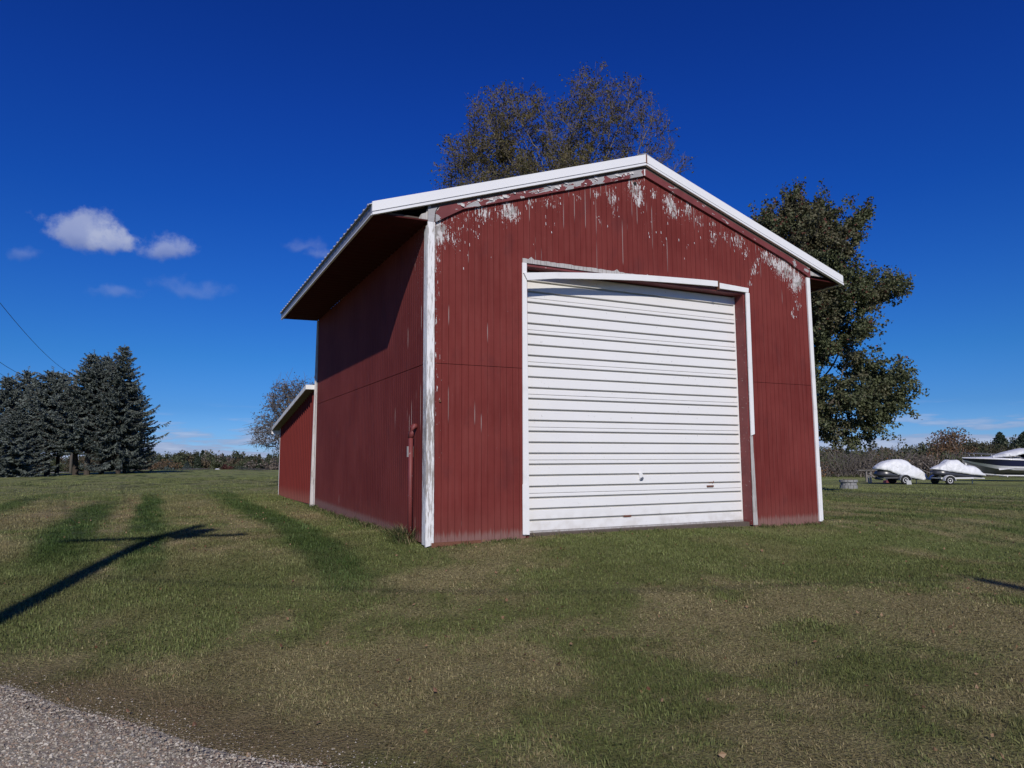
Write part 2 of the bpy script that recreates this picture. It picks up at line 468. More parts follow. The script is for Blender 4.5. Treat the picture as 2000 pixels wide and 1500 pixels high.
# ---- far farm lane beyond the spruces
m_lane, n = mat('farm_lane'); n.out(n.mix(n.noise(n.pos(), .6, 3), (.22, .20, .19), (.36, .33, .31)), .95, spec=.1)
V = []; F = []
for i in range(60):
    xx = -50 + i * 1.6
    for yy in (84, 87, 90): V.append((xx, yy, float(ground(xx, yy)) + .10))
for i in range(59):
    for j in range(2): a = i * 3 + j; F.append((a, a + 3, a + 4, a + 1))
lane = MB().add(V, F).build('farm_lane', m_lane); tag(lane, 'pale farm lane crossing behind the spruces', None, None, 'structure')


# ------------------------------------------------------------------ barn materials
BW, BL, RIDGE_X = 7.49, 7.76, 3.744
PITCH = BW / 75.0
EAVE_Z = 4.568; SL = .337


def roof_z(x, z0=EAVE_Z): return z0 + SL * (RIDGE_X + .816 - abs(x - RIDGE_X))


def rake_low(x):      # lower edge of the red rake board
    u = RIDGE_X - abs(x - RIDGE_X)
    return 4.70 + .330 * (u - .5) if u > .5 else 4.45 + .58 * (u - .08)


CLUST = [(.15, 4.30, .13, .5), (.30, 4.25, .2, .6), (.84, 4.68, .16, .75), (1.22, 4.80, .17, 1.0), (1.36, 4.72, .1, .7), (1.61, 4.97, .07, .7), (2.1, 5.08, .1, .35), (2.48, 5.21, .06, .6), (2.81, 5.30, .1, .55),
         (3.11, 5.28, .13, 1.0), (3.13, 5.06, .07, .5), (3.57, 5.50, .2, 1.0), (3.66, 5.32, .1, .7), (3.95, 5.50, .08, .8), (4.27, 5.40, .16, .95), (4.38, 5.25, .12, .7), (4.67, 5.33, .13, .9), (4.9, 5.18, .08, .6),
         (5.2, 5.18, .07, .7), (5.22, 4.92, .13, .8), (5.5, 4.98, .1, .6), (5.76, 4.93, .16, .8), (6.12, 4.45, .1, .9), (6.2, 4.62, .12, .6), (6.42, 4.76, .15, .85), (6.65, 4.6, .16, .8), (6.90, 4.56, .22, 1.1),
         (7.22, 4.38, .17, 1.2), (7.1, 4.2, .13, .6), (7.04, 3.74, .09, .75), (7.13, 4.0, .06, .7), (2.85, 4.9, .12, .3), (3.95, 4.95, .2, .3), (4.15, 4.7, .12, .3), (.55, 4.5, .18, .4), (.42, 4.2, .1, .3), (.75, 4.35, .1, .4), (1.9, 5.05, .1, .5), (5.95, 4.75, .1, .55), (7.2, 3.9, .07, .6), (6.0, 4.2, .07, .7), (.55, 4.0, .2, .18), (1.9, 4.55, .3, .16), (4.7, 4.8, .25, .22)]


def red_paint(name, axis='x', front=True, base=1.0):
    m, n = mat(name)
    P = n.pos(); x, y, z = n.sep(P); u = x if axis == 'x' else y
    uv = n.comb(u, z, 0)
    big = n.noise(P, .9, 4, .6); streak = n.noise(n.comb(n.m('MULTIPLY', u, 16), n.m('MULTIPLY', z, 1.1), 0), 1, 4, .6)
    c = n.mix(n.ss(big, .3, .7), (.138 * base, .0235 * base, .0205 * base), (.182 * base, .036 * base, .031 * base))
    c = n.mix(n.ss(streak, .42, .72, 0, .5), c, (.20 * base, .050 * base, .043 * base))
    grime = n.noise(n.comb(n.m('MULTIPLY', u, 3), n.m('MULTIPLY', z, 1.5), 4), 1, 4, .6)
    c = n.mix(n.ss(grime, .54, .72, 0, .45), c, (.105, .026, .026))
    chipn = n.noise(n.comb(n.m('MULTIPLY', u, 40), n.m('MULTIPLY', z, 6.5), 3), 1, 4, .62)
    chipf = n.noise(n.comb(n.m('MULTIPLY', u, 95), n.m('MULTIPLY', z, 38), 7), 1, 3, .6)
    if front:
        dens = .0
        for cx, cz, r, a in CLUST:
            a_ = n.m('MULTIPLY', n.m('SUBTRACT', u, cx), 1 / (r * .9)); b_ = n.m('MULTIPLY', n.m('SUBTRACT', z, cz), 1 / (r * 1.25))
            e = n.m('MULTIPLY', n.m('POWER', 2.718, n.m('MULTIPLY', n.m('ADD', n.m('MULTIPLY', a_, a_), n.m('MULTIPLY', b_, b_)), -1.0)), a)
            dens = e if isinstance(dens, float) else n.m('ADD', dens, e)
        rl = n.m('ADD', n.m('MULTIPLY', n.m('SUBTRACT', RIDGE_X, n.m('ABSOLUTE', n.m('SUBTRACT', u, RIDGE_X))), .33), 4.535)
        top = n.m('MULTIPLY', n.ss(n.m('SUBTRACT', rl, z), .50, .0), .27)
        top = n.m('ADD', top, n.m('MULTIPLY', n.ss(n.m('SUBTRACT', rl, z), 1.6, .2), n.ss(n.noise(uv, 1.1, 2), .5, .7, 0, .16)))
        left = n.m('MULTIPLY', n.ss(u, .30, .08), n.ss(z, .2, 3.6, .30, .70))
        dens = n.m('ADD', n.m('ADD', dens, top), left)
        chip = n.ss(n.m('ADD', n.m('SUBTRACT', chipn, .752), n.m('MULTIPLY', dens, .235)), 0, .018)
        ch2 = n.ss(n.m('ADD', n.m('SUBTRACT', chipf, .755), n.m('MULTIPLY', dens, .17)), 0, .02)
        chip = n.m('MAXIMUM', chip, ch2)
    else:
        nearc = n.m('MULTIPLY', n.ss(u, 1.4, .1), n.ss(z, 1.5, 4.3, .05, .34))
        chip = n.ss(n.m('ADD', n.m('SUBTRACT', chipf, .745), n.m('MULTIPLY', nearc, .4)), 0, .03)
        chip = n.m('MAXIMUM', chip, n.ss(n.m('ADD', n.m('SUBTRACT', chipn, .80), n.m('MULTIPLY', nearc, .35)), 0, .02))
    # white lines where paint has left the plank edges
    cell = n.m('DIVIDE', u, PITCH if axis == 'x' else BL / 77); fr = n.m('FRACT', cell); cid = n.m('FLOOR', n.m('ADD', cell, .5))
    ed = n.m('MINIMUM', fr, n.m('SUBTRACT', 1.0, fr))
    wl = n.noise(n.comb(n.m('MULTIPLY', cid, 3.7), n.m('MULTIPLY', z, .8), 9), 1, 2, .5)
    if front:
        bias = n.m('ADD', n.ss(z, 3.6, 5.2, -.03, .09), n.ss(u, 1.6, 0, 0, .05))
        bias = n.m('ADD', bias, n.m('MULTIPLY', n.ss(u, 1.8, 4.5, .02, -.05), 1.0))
    else:
        bias = n.ss(u, 2.6, .2, -.12, .06)
    line = n.m('MULTIPLY', n.ss(n.m('ADD', wl, bias), .635, .69), n.ss(ed, .060, .036))
    whitec = n.mix(n.noise(P, 22, 3), (.45, .42, .41), (.74, .72, .71))
    graywood = n.mix(n.noise(n.comb(n.m('MULTIPLY', u, 120), n.m('MULTIPLY', z, 4), 0), 1, 3), (.20, .18, .165), (.42, .40, .385))
    chipcol = n.mix(n.ss(n.noise(P, 7, 3), .46, .60), whitec, graywood)
    c = n.mix(n.m('MULTIPLY', line, .85), c, (.50, .42, .40))
    c = n.mix(chip, c, chipcol)
    # bare, rain-splashed foot of the wall
    zn = n.m('SUBTRACT', z, n.m('MULTIPLY', n.noise(n.comb(n.m('MULTIPLY', u, 24), 0, 0), 1, 3, .7), .34))
    if not front: zn = n.m('SUBTRACT', zn, n.ss(u, 0, 7.7, .0, .16, 'LINEAR'))
    foot = n.ss(zn, -.03, -.13)
    c = n.mix(n.m('MULTIPLY', foot, .6), c, n.mix(chipn, (.17, .12, .105), (.36, .29, .26)))
    c = n.mix(n.ss(z, .55, .1, 0, .30), c, (.19, .062, .05))
    hgt = n.m('ADD', n.m('MULTIPLY', n.noise(n.comb(n.m('MULTIPLY', u, 170), n.m('MULTIPLY', z, 9), 0), 1, 3), .4), n.m('MULTIPLY', chip, -.6))
    n.out(c, .8, n.bump(hgt, .35, .004), spec=.14)
    return m


M_RED = red_paint('peeling_red_paint', 'x', True)
M_REDL = red_paint('red_paint_left_wall', 'y', False)

m, n = mat('red_backing'); n.out((.07, .016, .014), .9, spec=.1); M_REDBACK = m
m, n = mat('plain_red_paint'); P = n.pos()
c = n.mix(n.ss(n.noise(P, 3, 4), .3, .7), (.14, .027, .027), (.19, .042, .04))
c = n.mix(n.ss(n.noise(P, 30, 4), .66, .70), c, (.4, .35, .33)); n.out(c, .6, n.bump(n.noise(P, 40, 3), .2, .004)); M_RED2 = m


def white_wood(name, grey=.5, zlo=None, zhi=None, tint=(.80, .795, .785)):
    m, n = mat(name); P = n.pos(); x, y, z = n.sep(P)
    gr = n.noise(n.comb(n.m('MULTIPLY', x, 90), n.m('MULTIPLY', y, 90), n.m('MULTIPLY', z, 5)), 1, 5, .65)
    sp = n.noise(n.comb(n.m('MULTIPLY', x, 30), n.m('MULTIPLY', y, 30), n.m('MULTIPLY', z, 2.2)), 1, 4, .6)
    g_ = n.m('ADD', n.m('MULTIPLY', gr, .6), n.m('MULTIPLY', sp, .4))
    th = grey
    if zlo is not None: th = n.m('ADD', grey, n.m('MULTIPLY', n.m('MULTIPLY', n.ss(z, zlo - .4, zlo + .3), n.ss(z, zhi + .5, zhi - .4)), -.075))
    f = n.ss(n.m('SUBTRACT', g_, th), 0, .05)
    c = n.mix(f, tint, n.mix(gr, (.20, .175, .15), (.42, .39, .36)))
    c = n.mix(n.ss(n.noise(P, 4, 4), .5, .75, 0, .35), c, (.6, .59, .58))
    n.out(c, .6, n.bump(n.m('SUBTRACT', gr, n.m('MULTIPLY', f, .5)), .5, .006), spec=.4)
    return m


M_POST = white_wood('weathered_white_post', .53, .6, 2.1)
M_TRIM = white_wood('white_trim', .635)
M_OLDTRIM = white_wood('bare_weathered_trim', .50, tint=(.46, .44, .42))
M_DULLW = white_wood('dull_white_trim', .53, tint=(.52, .49, .48))

m, n = mat('white_metal_trim'); P = n.pos()
c = n.mix(n.noise(P, 1.3, 3), (.77, .77, .77), (.84, .84, .83)); n.out(c, .38, None, spec=.5); M_WMETAL = m
m, n = mat('dull_fascia_metal'); P = n.pos()
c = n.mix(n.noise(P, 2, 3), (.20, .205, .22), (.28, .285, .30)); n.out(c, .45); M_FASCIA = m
m, n = mat('galvanised_roof'); P = n.pos()
c = n.mix(n.noise(P, 2, 3), (.45, .46, .47), (.60, .61, .62)); n.out(c, .4, metal=.35); M_ROOF = m
m, n = mat('dark_timber'); P = n.pos(); n.out(n.mix(n.noise(P, 12, 3), (.06, .045, .035), (.13, .10, .08)), .85); M_TIMBER = m
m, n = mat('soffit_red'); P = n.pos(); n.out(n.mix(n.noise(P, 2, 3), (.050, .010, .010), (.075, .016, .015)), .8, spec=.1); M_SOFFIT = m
m, n = mat('rust'); P = n.pos(); n.out(n.mix(n.noise(P, 60, 3), (.10, .035, .02), (.22, .09, .05)), .85); M_RUST = m
m, n = mat('steel'); n.out((.35, .35, .36), .4, metal=.8); M_STEEL = m
m, n = mat('black_hole'); n.out((.01, .01, .01), .9); M_BLACK = m

# rake board: red with big grey peeled patches on the left half
m, n = mat('peeling_rake_board'); P = n.pos(); x, y, z = n.sep(P)
slz = n.m('SUBTRACT', z, n.m('MULTIPLY', n.m('SUBTRACT', RIDGE_X, n.m('ABSOLUTE', n.m('SUBTRACT', x, RIDGE_X))), .33))
al = n.comb(n.m('MULTIPLY', x, 3.6), n.m('MULTIPLY', slz, 11), 0)
pn = n.noise(al, 1, 4, .55, .6)
dens = .0
for cx, a, wd in ((.0, .5, .12), (.62, .15, .1), (.95, .10, .2), (1.5, .12, .2), (1.95, .17, .12), (2.35, .24, .2), (2.78, .16, .12), (3.05, .2, .15), (3.55, .32, .17), (4.3, .06, .3), (4.95, .10, .1), (7.1, .16, .06), (7.42, .2, .1)):
    a_ = n.m('DIVIDE', n.m('SUBTRACT', x, cx), wd)
    e = n.m('MULTIPLY', n.m('POWER', 2.718, n.m('MULTIPLY', n.m('MULTIPLY', a_, a_), -1.0)), a)
    dens = e if isinstance(dens, float) else n.m('ADD', dens, e)
dens = n.m('ADD', dens, n.ss(x, 3.8, 3.5, -.02, .03)); dens = n.m('ADD', dens, n.ss(slz, 4.56, 4.70, -.03, .07))
pf = n.ss(n.m('ADD', pn, dens), .665, .675)
edge = n.m('MULTIPLY', n.ss(n.m('ADD', pn, dens), .645, .655), n.m('SUBTRACT', 1.0, pf))
c = n.mix(n.ss(n.noise(P, 3, 3), .3, .7), (.14, .027, .027), (.19, .04, .04))
c = n.mix(edge, c, (.62, .60, .59))
pw = n.mix(n.noise(n.comb(n.m('MULTIPLY', x, 5), n.m('MULTIPLY', slz, 60), 0), 1, 4), (.22, .21, .215), (.50, .49, .49))
c = n.mix(pf, c, pw)
n.out(c, .65, n.bump(n.m('SUBTRACT', 1.0, pf), .8, .006)); M_RAKE = m

# ------------------------------------------------------------------ barn
barn = empty('barn', (0, 0, 0))
tag(barn, 'tall red wooden barn with peeling paint, white overhead door and white roof trim', 'barn')
OX0, OX1, OZ = 1.53, 5.885, 4.035   # door opening

# structure behind the planks
b = MB()
b.prism([(0.02, -.05), (OX0 - .004, -.05), (OX0 - .004, OZ + .004), (OX1 + .004, OZ + .004), (OX1 + .004, -.05), (BW - .02, -.05), (BW - .02, 4.6), (RIDGE_X, 5.86), (.02, 4.6)], 1, .016, .06)
b.build('wall_sheathing', M_REDBACK, barn)
MB().box(.02, .06, .07, BL - .02, -.05, 4.42).build('wall_sheathing', M_REDBACK, barn)
MB().box(BW - .06, BW - .02, .07, BL - .02, -.05, 4.42).build('wall_sheathing', M_REDBACK, barn)
b = MB(); b.prism([(0.07, -.05), (BW - .07, -.05), (BW - .07, 4.6), (RIDGE_X, 5.86), (.07, 4.6)], 1, BL - .06, BL - .02); b.build('wall_sheathing', M_REDBACK, barn)
MB().box(.08, BW - .08, .08, BL - .08, -.06, .03).build('floor_slab', M_TIMBER, barn)

# front planks
SEAM = 2.44
for i in range(75):
    x0 = i * PITCH + .0028; x1 = (i + 1) * PITCH - .0028
    jz = random.uniform(-.012, .012); yy = -.0 + random.uniform(-.0012, .0012)
    xm = (x0 + x1) / 2
    in_door = OX0 < xm < OX1
    if not in_door:
        MB().box(x0, x1, yy, .015, random.uniform(-.05, -.02) - (.03 if xm > 5.8 else 0), SEAM - .003).build('plank', M_RED, barn)
    zb = SEAM + .004 if not in_door else OZ
    zt0, zt1 = rake_low(x0) + .12, rake_low(x1) + .12
    MB().hexa([(x0, yy, zb), (x1, yy, zb), (x1, .015, zb), (x0, .015, zb), (x0, yy, zt0), (x1, yy, zt1), (x1, .015, zt1), (x0, .015, zt0)]).build('plank', M_RED, barn)
# peeled foot pieces: a few loose splinters at the bottom
for (z0, z1, name) in ((-.02, SEAM - .004, 'lower'), (SEAM + .006, 4.46, 'upper')):
    ng = 77; gp = BL / ng; per = 12; i = 0
    while i < ng:
        j = min(i + per, ng); b = MB()
        V = []; 
        for k in range(i, j):
            a, c_ = k * gp + .004, (k + 1) * gp - .004
            V += [(-.0, a), (-.0, c_), (.009, c_ + .001), (.009, (k + 1) * gp + .003)] if k < j - 1 else [(-.0, a), (-.0, c_)]
        pts = V + [(.018, j * gp - .004), (.018, i * gp + .004)]
        nn = len(pts); vv = [(p[0], p[1], z0) for p in pts] + [(p[0], p[1], z1) for p in pts]
        ff = [(q_, (q_ + 1) % nn, (q_ + 1) % nn + nn, q_ + nn) for q_ in range(nn)] + [tuple(range(nn - 1, -1, -1)), tuple(range(nn, 2 * nn))]
        # wall normal to -x: order so that faces look outwards
        b.add(vv, [tuple(reversed(f_)) for f_ in ff]).build('siding_panel', M_REDL, barn)
        i = j
# right and back walls as sheets (not in view)
for k in range(6):
    a = k * BL / 6
    MB().box(BW - .018, BW, a + .003, a + BL / 6 - .003, .03, 4.46).build('siding_panel', M_REDL, barn)
for k in range(6):
    a = k * BW / 6
    MB().prism([(a + .003, .03), (a + BW / 6 - .003, .03), (a + BW / 6 - .003, roof_z(a + BW / 6 - .003) - .2), (a + .003, roof_z(a + .003) - .2)], 1, BL - .018, BL).build('siding_panel', M_RED, barn)

# corner posts
b = MB(); b.hexa([(-.034, -.034, -.06), (.087, -.034, -.03), (.092, -.002, -.03), (-.034, -.002, -.06), (-.030, -.034, 4.445), (.072, -.034, 4.445), (.072, -.002, 4.445), (-.03, -.002, 4.445)])
b.build('corner_post', M_POST, barn, bevel=.004)
MB().box(-.030, -.002, .0, .065, -.04, 4.40).build('corner_post', M_POST, barn, bevel=.004)
MB().box(-.022, -.002, .072, .15, -.04, 4.38).build('corner_post', M_POST, barn, bevel=.004)
b = MB(); b.hexa([(7.428, -.03, -.02), (7.505, -.03, -.02), (7.505, -.001, -.02), (7.428, -.001, -.02), (7.425, -.03, 2.0), (7.512, -.03, 2.0), (7.512, -.001, 2.0), (7.425, -.001, 2.0)])
b.build('corner_post', M_TRIM, barn, bevel=.003)
b = MB(); b.hexa([(7.425, -.032, 2.0), (7.507, -.032, 2.0), (7.507, -.001, 2.0), (7.425, -.001, 2.0), (7.405, -.032, 4.46), (7.492, -.032, 4.46), (7.492, -.001, 4.46), (7.405, -.001, 4.46)])
b.build('corner_post', M_TRIM, barn, bevel=.003)
MB().box(7.462, 7.517, -.036, -.031, .0, .95).build('corner_post', M_TRIM, barn)
b = MB(); b.hexa([(-.095, BL + .002, .0), (.02, BL + .002, .0), (.02, BL + .04, .0), (-.095, BL + .04, .0), (-.028, BL + .002, 4.44), (.02, BL + .002, 4.44), (.02, BL + .04, 4.44), (-.028, BL + .04, 4.44)])
b.build('corner_post', M_DULLW, barn)
MB().box(-.024, -.002, BL - .07, BL - .0, .02, 4.42).build('corner_post', M_DULLW, barn)

# rake boards
b = MB(); b.prism([(-.03, 4.44), (.06, 4.44), (.075, 4.60), (.13, 4.70), (.02, 4.80), (-.03, 4.76)], 1, -.036, -.003); b.build('rake_end_block', M_RAKE, barn)
b = MB(); b.prism([(.085, 4.445), (.5, 4.695), (RIDGE_X - .012, rake_low(RIDGE_X)), (RIDGE_X - .012, roof_z(RIDGE_X) - .19), (.16, roof_z(.16) - .19), (.085, 4.60)], 1, -.042, -.003); b.build('rake_board', M_RAKE, barn, bevel=.003)
b = MB(); b.prism([(RIDGE_X + .012, rake_low(RIDGE_X)), (2 * RIDGE_X - .62, rake_low(2 * RIDGE_X - .62)), (7.47, 4.47), (7.50, 4.47), (7.50, roof_z(7.5) - .19), (RIDGE_X + .012, roof_z(RIDGE_X) - .19)], 1, -.042, -.003); b.build('rake_board', M_RAKE, barn, bevel=.003)
MB().box(RIDGE_X - .011, RIDGE_X + .011, -.038, -.003, 5.78, 5.95).build('ridge_seam_strip', M_TRIM, barn)

# roof sheets with standing ribs, ridge to eave
Y0, Y1 = -.085, BL + .12
YR = Y0 + .05; NR = 34
for side in (-1, 1):
    prof = []
    yv = Y0 + .02
    step = (Y1 - Y0 - .04) / NR
    for k in range(NR):
        prof += [(yv, 0), (yv + step * .36, 0), (yv + step * .44, .026), (yv + step * .56, .026), (yv + step * .64, 0)]; yv += step
    prof.append((yv, 0))
    V = []; F = []
    for (yy, hz) in prof:
        for (u, top) in ((0, 1), (4.62, 1), (0, 0), (4.62, 0)):
            xx = RIDGE_X + side * u; zz = roof_z(RIDGE_X) - SL * u + .006 + (hz if top else -.012 + min(hz, .02))
            V.append((xx, yy, zz))
    for k in range(len(prof) - 1):
        a = k * 4; bq = a + 4
        F += [(a, bq, bq + 1, a + 1), (a + 2, a + 3, bq + 3, bq + 2), (a + 1, bq + 1, bq + 3, a + 3), (a, a + 2, bq + 2, bq)]
    F += [(0, 1, 3, 2), (len(V) - 4, len(V) - 2, len(V) - 1, len(V) - 3)]
    MB().add(V, F).build('roof_panel', M_ROOF, barn)
    # rafters under the overhang and underside deck
    V = []
    MB().prism([(RIDGE_X + side * 3.80, roof_z(RIDGE_X + side * 3.80) - .17), (RIDGE_X + side * 4.53, roof_z(RIDGE_X + side * 4.53) - .10), (RIDGE_X + side * 4.53, roof_z(RIDGE_X + side * 4.53) - .035), (RIDGE_X + side * 3.80, roof_z(RIDGE_X + side * 3.80) - .035)], 1, .06, .1).build('rafter_end', M_TIMBER, barn)
    # metal rake trim, two steps
    e = RIDGE_X + side * 4.585
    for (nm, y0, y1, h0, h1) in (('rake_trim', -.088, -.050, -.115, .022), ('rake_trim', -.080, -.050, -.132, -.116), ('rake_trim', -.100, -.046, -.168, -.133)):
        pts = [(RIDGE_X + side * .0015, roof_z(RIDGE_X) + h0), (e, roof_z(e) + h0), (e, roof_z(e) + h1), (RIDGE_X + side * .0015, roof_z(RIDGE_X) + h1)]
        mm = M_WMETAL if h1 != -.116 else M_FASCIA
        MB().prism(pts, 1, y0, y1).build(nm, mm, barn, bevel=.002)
    # gap filler board behind trim
    pts = [(RIDGE_X + side * .002, roof_z(RIDGE_X) - .21), (RIDGE_X + side * 3.73, roof_z(RIDGE_X + side * 3.73) - .21), (RIDGE_X + side * 3.73, roof_z(RIDGE_X + side * 3.73) - .02), (RIDGE_X + side * .002, roof_z(RIDGE_X) - .02)]
    MB().prism(pts, 1, -.043, .05).build('barge_backing', M_TIMBER, barn)
    # eave fascia, outer lip, soffit of ribbed metal
    xf = RIDGE_X + side * 4.585; lo, hi = sorted((xf, xf - side * .025))
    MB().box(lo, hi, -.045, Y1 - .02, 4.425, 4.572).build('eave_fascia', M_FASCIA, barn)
    lo, hi = sorted((xf + side * .004, xf - side * .03))
    MB().box(lo, hi, -.043, Y1 - .025, 4.405, 4.4245).build('eave_lip', M_WMETAL, barn)
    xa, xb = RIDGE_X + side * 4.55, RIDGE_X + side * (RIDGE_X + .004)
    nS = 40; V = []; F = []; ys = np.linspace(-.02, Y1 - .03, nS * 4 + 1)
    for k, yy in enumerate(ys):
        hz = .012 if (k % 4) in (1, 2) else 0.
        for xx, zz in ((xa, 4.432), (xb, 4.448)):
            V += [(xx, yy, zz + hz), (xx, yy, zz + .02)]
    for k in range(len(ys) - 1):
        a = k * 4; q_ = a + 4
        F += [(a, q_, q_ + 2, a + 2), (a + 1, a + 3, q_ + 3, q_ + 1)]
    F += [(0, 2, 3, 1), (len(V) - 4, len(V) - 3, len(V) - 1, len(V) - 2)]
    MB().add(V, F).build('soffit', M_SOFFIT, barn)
MB().prism([(RIDGE_X - .2, roof_z(RIDGE_X - .2) + .034), (RIDGE_X, roof_z(RIDGE_X) + .036), (RIDGE_X + .2, roof_z(RIDGE_X + .2) + .034), (RIDGE_X, roof_z(RIDGE_X) + .046)], 1, Y0 + .005, Y1 - .005).build('ridge_cap', M_ROOF, barn)
MB().box(RIDGE_X - .004, RIDGE_X + .010, -.1035, -.087, 5.955, 6.12).build('rust_streak', M_RUST, barn)
b = MB().box(-.80, -.02, -.005, .02, 4.455, 4.49); b.build('soffit_edge', M_TIMBER, barn)
MB().add([(-.02, -.01, 4.47), (-.16, -.01, 4.47), (-.12, -.01, 4.54), (-.05, -.01, 4.57), (-.02, -.01, 4.66), (-.02, .02, 4.47), (-.16, .02, 4.47), (-.12, .02, 4.54), (-.05, .02, 4.57), (-.02, .02, 4.66)],
         [(0, 1, 2, 3, 4), (9, 8, 7, 6, 5), (0, 5, 6, 1), (1, 6, 7, 2), (2, 7, 8, 3), (3, 8, 9, 4), (4, 9, 5, 0)]).build('broken_bracket', M_OLDTRIM, barn)
MB().add([(7.50, -.01, 4.62), (7.90, -.01, 4.52), (7.50, -.01, 4.52), (7.50, .02, 4.62), (7.90, .02, 4.52), (7.50, .02, 4.52)], [(0, 2, 1), (3, 4, 5), (0, 1, 4, 3), (1, 2, 5, 4), (2, 0, 3, 5)]).build('broken_bracket', M_OLDTRIM, barn)

# door opening: jambs, head, trims
MB().box(OX0 - .003, OX0 + .03, .0162, .26, -.02, OZ).build('door_jamb', M_RED2, barn)
MB().box(OX1 - .03, OX1 + .003, .0162, .26, -.02, OZ).build('door_jamb', M_RED2, barn)
MB().box(OX0 + .031, OX1 - .031, .0162, .26, OZ - .04, OZ + .003).build('door_head', M_RED2, barn)
MB().hexa([(1.445, -.022, .03), (1.548, -.022, .03), (1.548, -.001, .03), (1.445, -.001, .03), (1.462, -.022, 4.03), (1.536, -.022, 4.03), (1.536, -.001, 4.03), (1.462, -.001, 4.03)]).build('door_trim', M_TRIM, barn, bevel=.003)
MB().box(1.435, 1.505, -.027, -.0225, .04, .75).build('door_trim', M_TRIM, barn)
MB().hexa([(5.875, -.03, 1.50), (5.955, -.03, 1.53), (5.955, -.004, 1.53), (5.875, -.004, 1.50), (5.885, -.03, 4.02), (5.970, -.03, 4.02), (5.970, -.004, 4.02), (5.885, -.004, 4.02)]).build('door_trim', M_TRIM, barn, bevel=.003)
MB().hexa([(5.86, -.012, -.02), (5.955, -.012, -.02), (5.955, -.001, -.02), (5.86, -.001, -.02), (5.87, -.010, 1.50), (5.925, -.010, 1.50), (5.925, -.001, 1.50), (5.87, -.001, 1.50)]).build('door_post', M_OLDTRIM, barn)
# bare strip left by the fallen board
V = []; F = []; xs = np.arange(1.472, 5.25, .05)
r_ = random.Random(3)
for k, xx in enumerate(xs):
    zt = 4.112 - .006 * xx + (r_.uniform(0, .045) if r_.random() < .13 else r_.uniform(-.004, .006)) - max(0, xx - 3.2) * .022
    V += [(xx, -.0035, 4.036), (xx, -.0035, max(zt, 4.04))]
for k in range(len(xs) - 1): a = 2 * k; F.append((a, a + 2, a + 3, a + 1))
V2 = [(v_[0], -.0014, v_[2]) for v_ in V]; nV = len(V)
F2 = F + [(a, a + 1, a + 3, a + 2) for a in [2 * k + nV for k in range(len(xs) - 1)]] + [(2 * k + 1, 2 * k + 3, 2 * k + 3 + nV, 2 * k + 1 + nV) for k in range(len(xs) - 1)]
MB().add(V + V2, F2).build('bare_wood_strip', M_OLDTRIM, barn)
# the sagging head board
pts = [(1.47, 3.868, 3.762), (2.0, 3.935, 3.838), (2.48, 3.984, 3.888), (3.05, 4.035, 3.938), (3.6, 4.078, 3.982), (4.2, 4.108, 4.014), (4.8, 4.135, 4.040), (5.225, 4.150, 4.055)]
V = []; F = []
for k, (xx, zt, zb) in enumerate(pts):
    xb = xx + .06 if k == 0 else xx
    V += [(xb, -.052, zb), (xx, -.052, zt), (xx, -.026, zt), (xb, -.026, zb)]
for k in range(len(pts) - 1):
    a = 4 * k
    for j in range(4): F.append((a + j, a + 4 + j, a + 4 + (j + 1) % 4, a + (j + 1) % 4))
F += [(0, 1, 2, 3), tuple(4 * (len(pts) - 1) + j for j in (3, 2, 1, 0))]
o = MB().add(V, F).build('sagging_head_board', M_TRIM, barn); o['label'] = 'white head board sagging away from the top of the door opening'
MB().hexa([(5.262, -.036, 4.030), (5.945, -.036, 4.022), (5.945, -.010, 4.022), (5.262, -.010, 4.030), (5.262, -.036, 4.128), (5.950, -.036, 4.104), (5.95, -.010, 4.104), (5.262, -.010, 4.128)]).build('head_board', M_TRIM, barn, bevel=.003)
MB().box(5.235, 5.255, -.062, -.012, 4.00, 4.16).build('strap_hinge', M_RUST, barn)

# overhead door
m, n = mat('door_white_paint'); P = n.pos(); x, y, z = n.sep(P)
g1 = n.noise(n.comb(n.m('MULTIPLY', x, 3), 0, n.m('MULTIPLY', z, 60)), 1, 5, .65); g2 = n.noise(P, 1.2, 4)
c = n.mix(g2, (.77, .76, .745), (.85, .845, .825)); c = n.mix(n.ss(g1, .60, .74, 0, .45), c, (.52, .51, .50))
c = n.mix(n.ss(z, 3.35, 3.9, 0, .25), c, (.78, .72, .64)); c = n.mix(n.ss(n.noise(P, 24, 4), .68, .72, 0, .6), c, (.42, .40, .38))
c = n.mix(n.m('MULTIPLY', n.ss(z, .45, .05), n.ss(n.noise(P, 5, 4), .4, .7, 0, .35)), c, (.45, .40, .33))
n.out(c, .45, n.bump(g1, .25, .003)); M_DOOR = m
m, n = mat('door_groove_paint'); n.out((.52, .50, .45), .8, spec=.1); M_DOORBACK = m
door = empty('overhead_door', (0, 0, 0)); door.parent = barn; door['label'] = 'white ribbed overhead door with rusty latch pieces'
DY = .22; DX0, DX1 = OX0 + .034, OX1 - .034; GZ = [.206 + .1645 * k for k in range(24)]
GH = .032
MB().box(DX0, DX1, DY + .034, DY + .05, .055, OZ - .045).build('door_backing', M_DOORBACK, door)
edges = [.055] + GZ
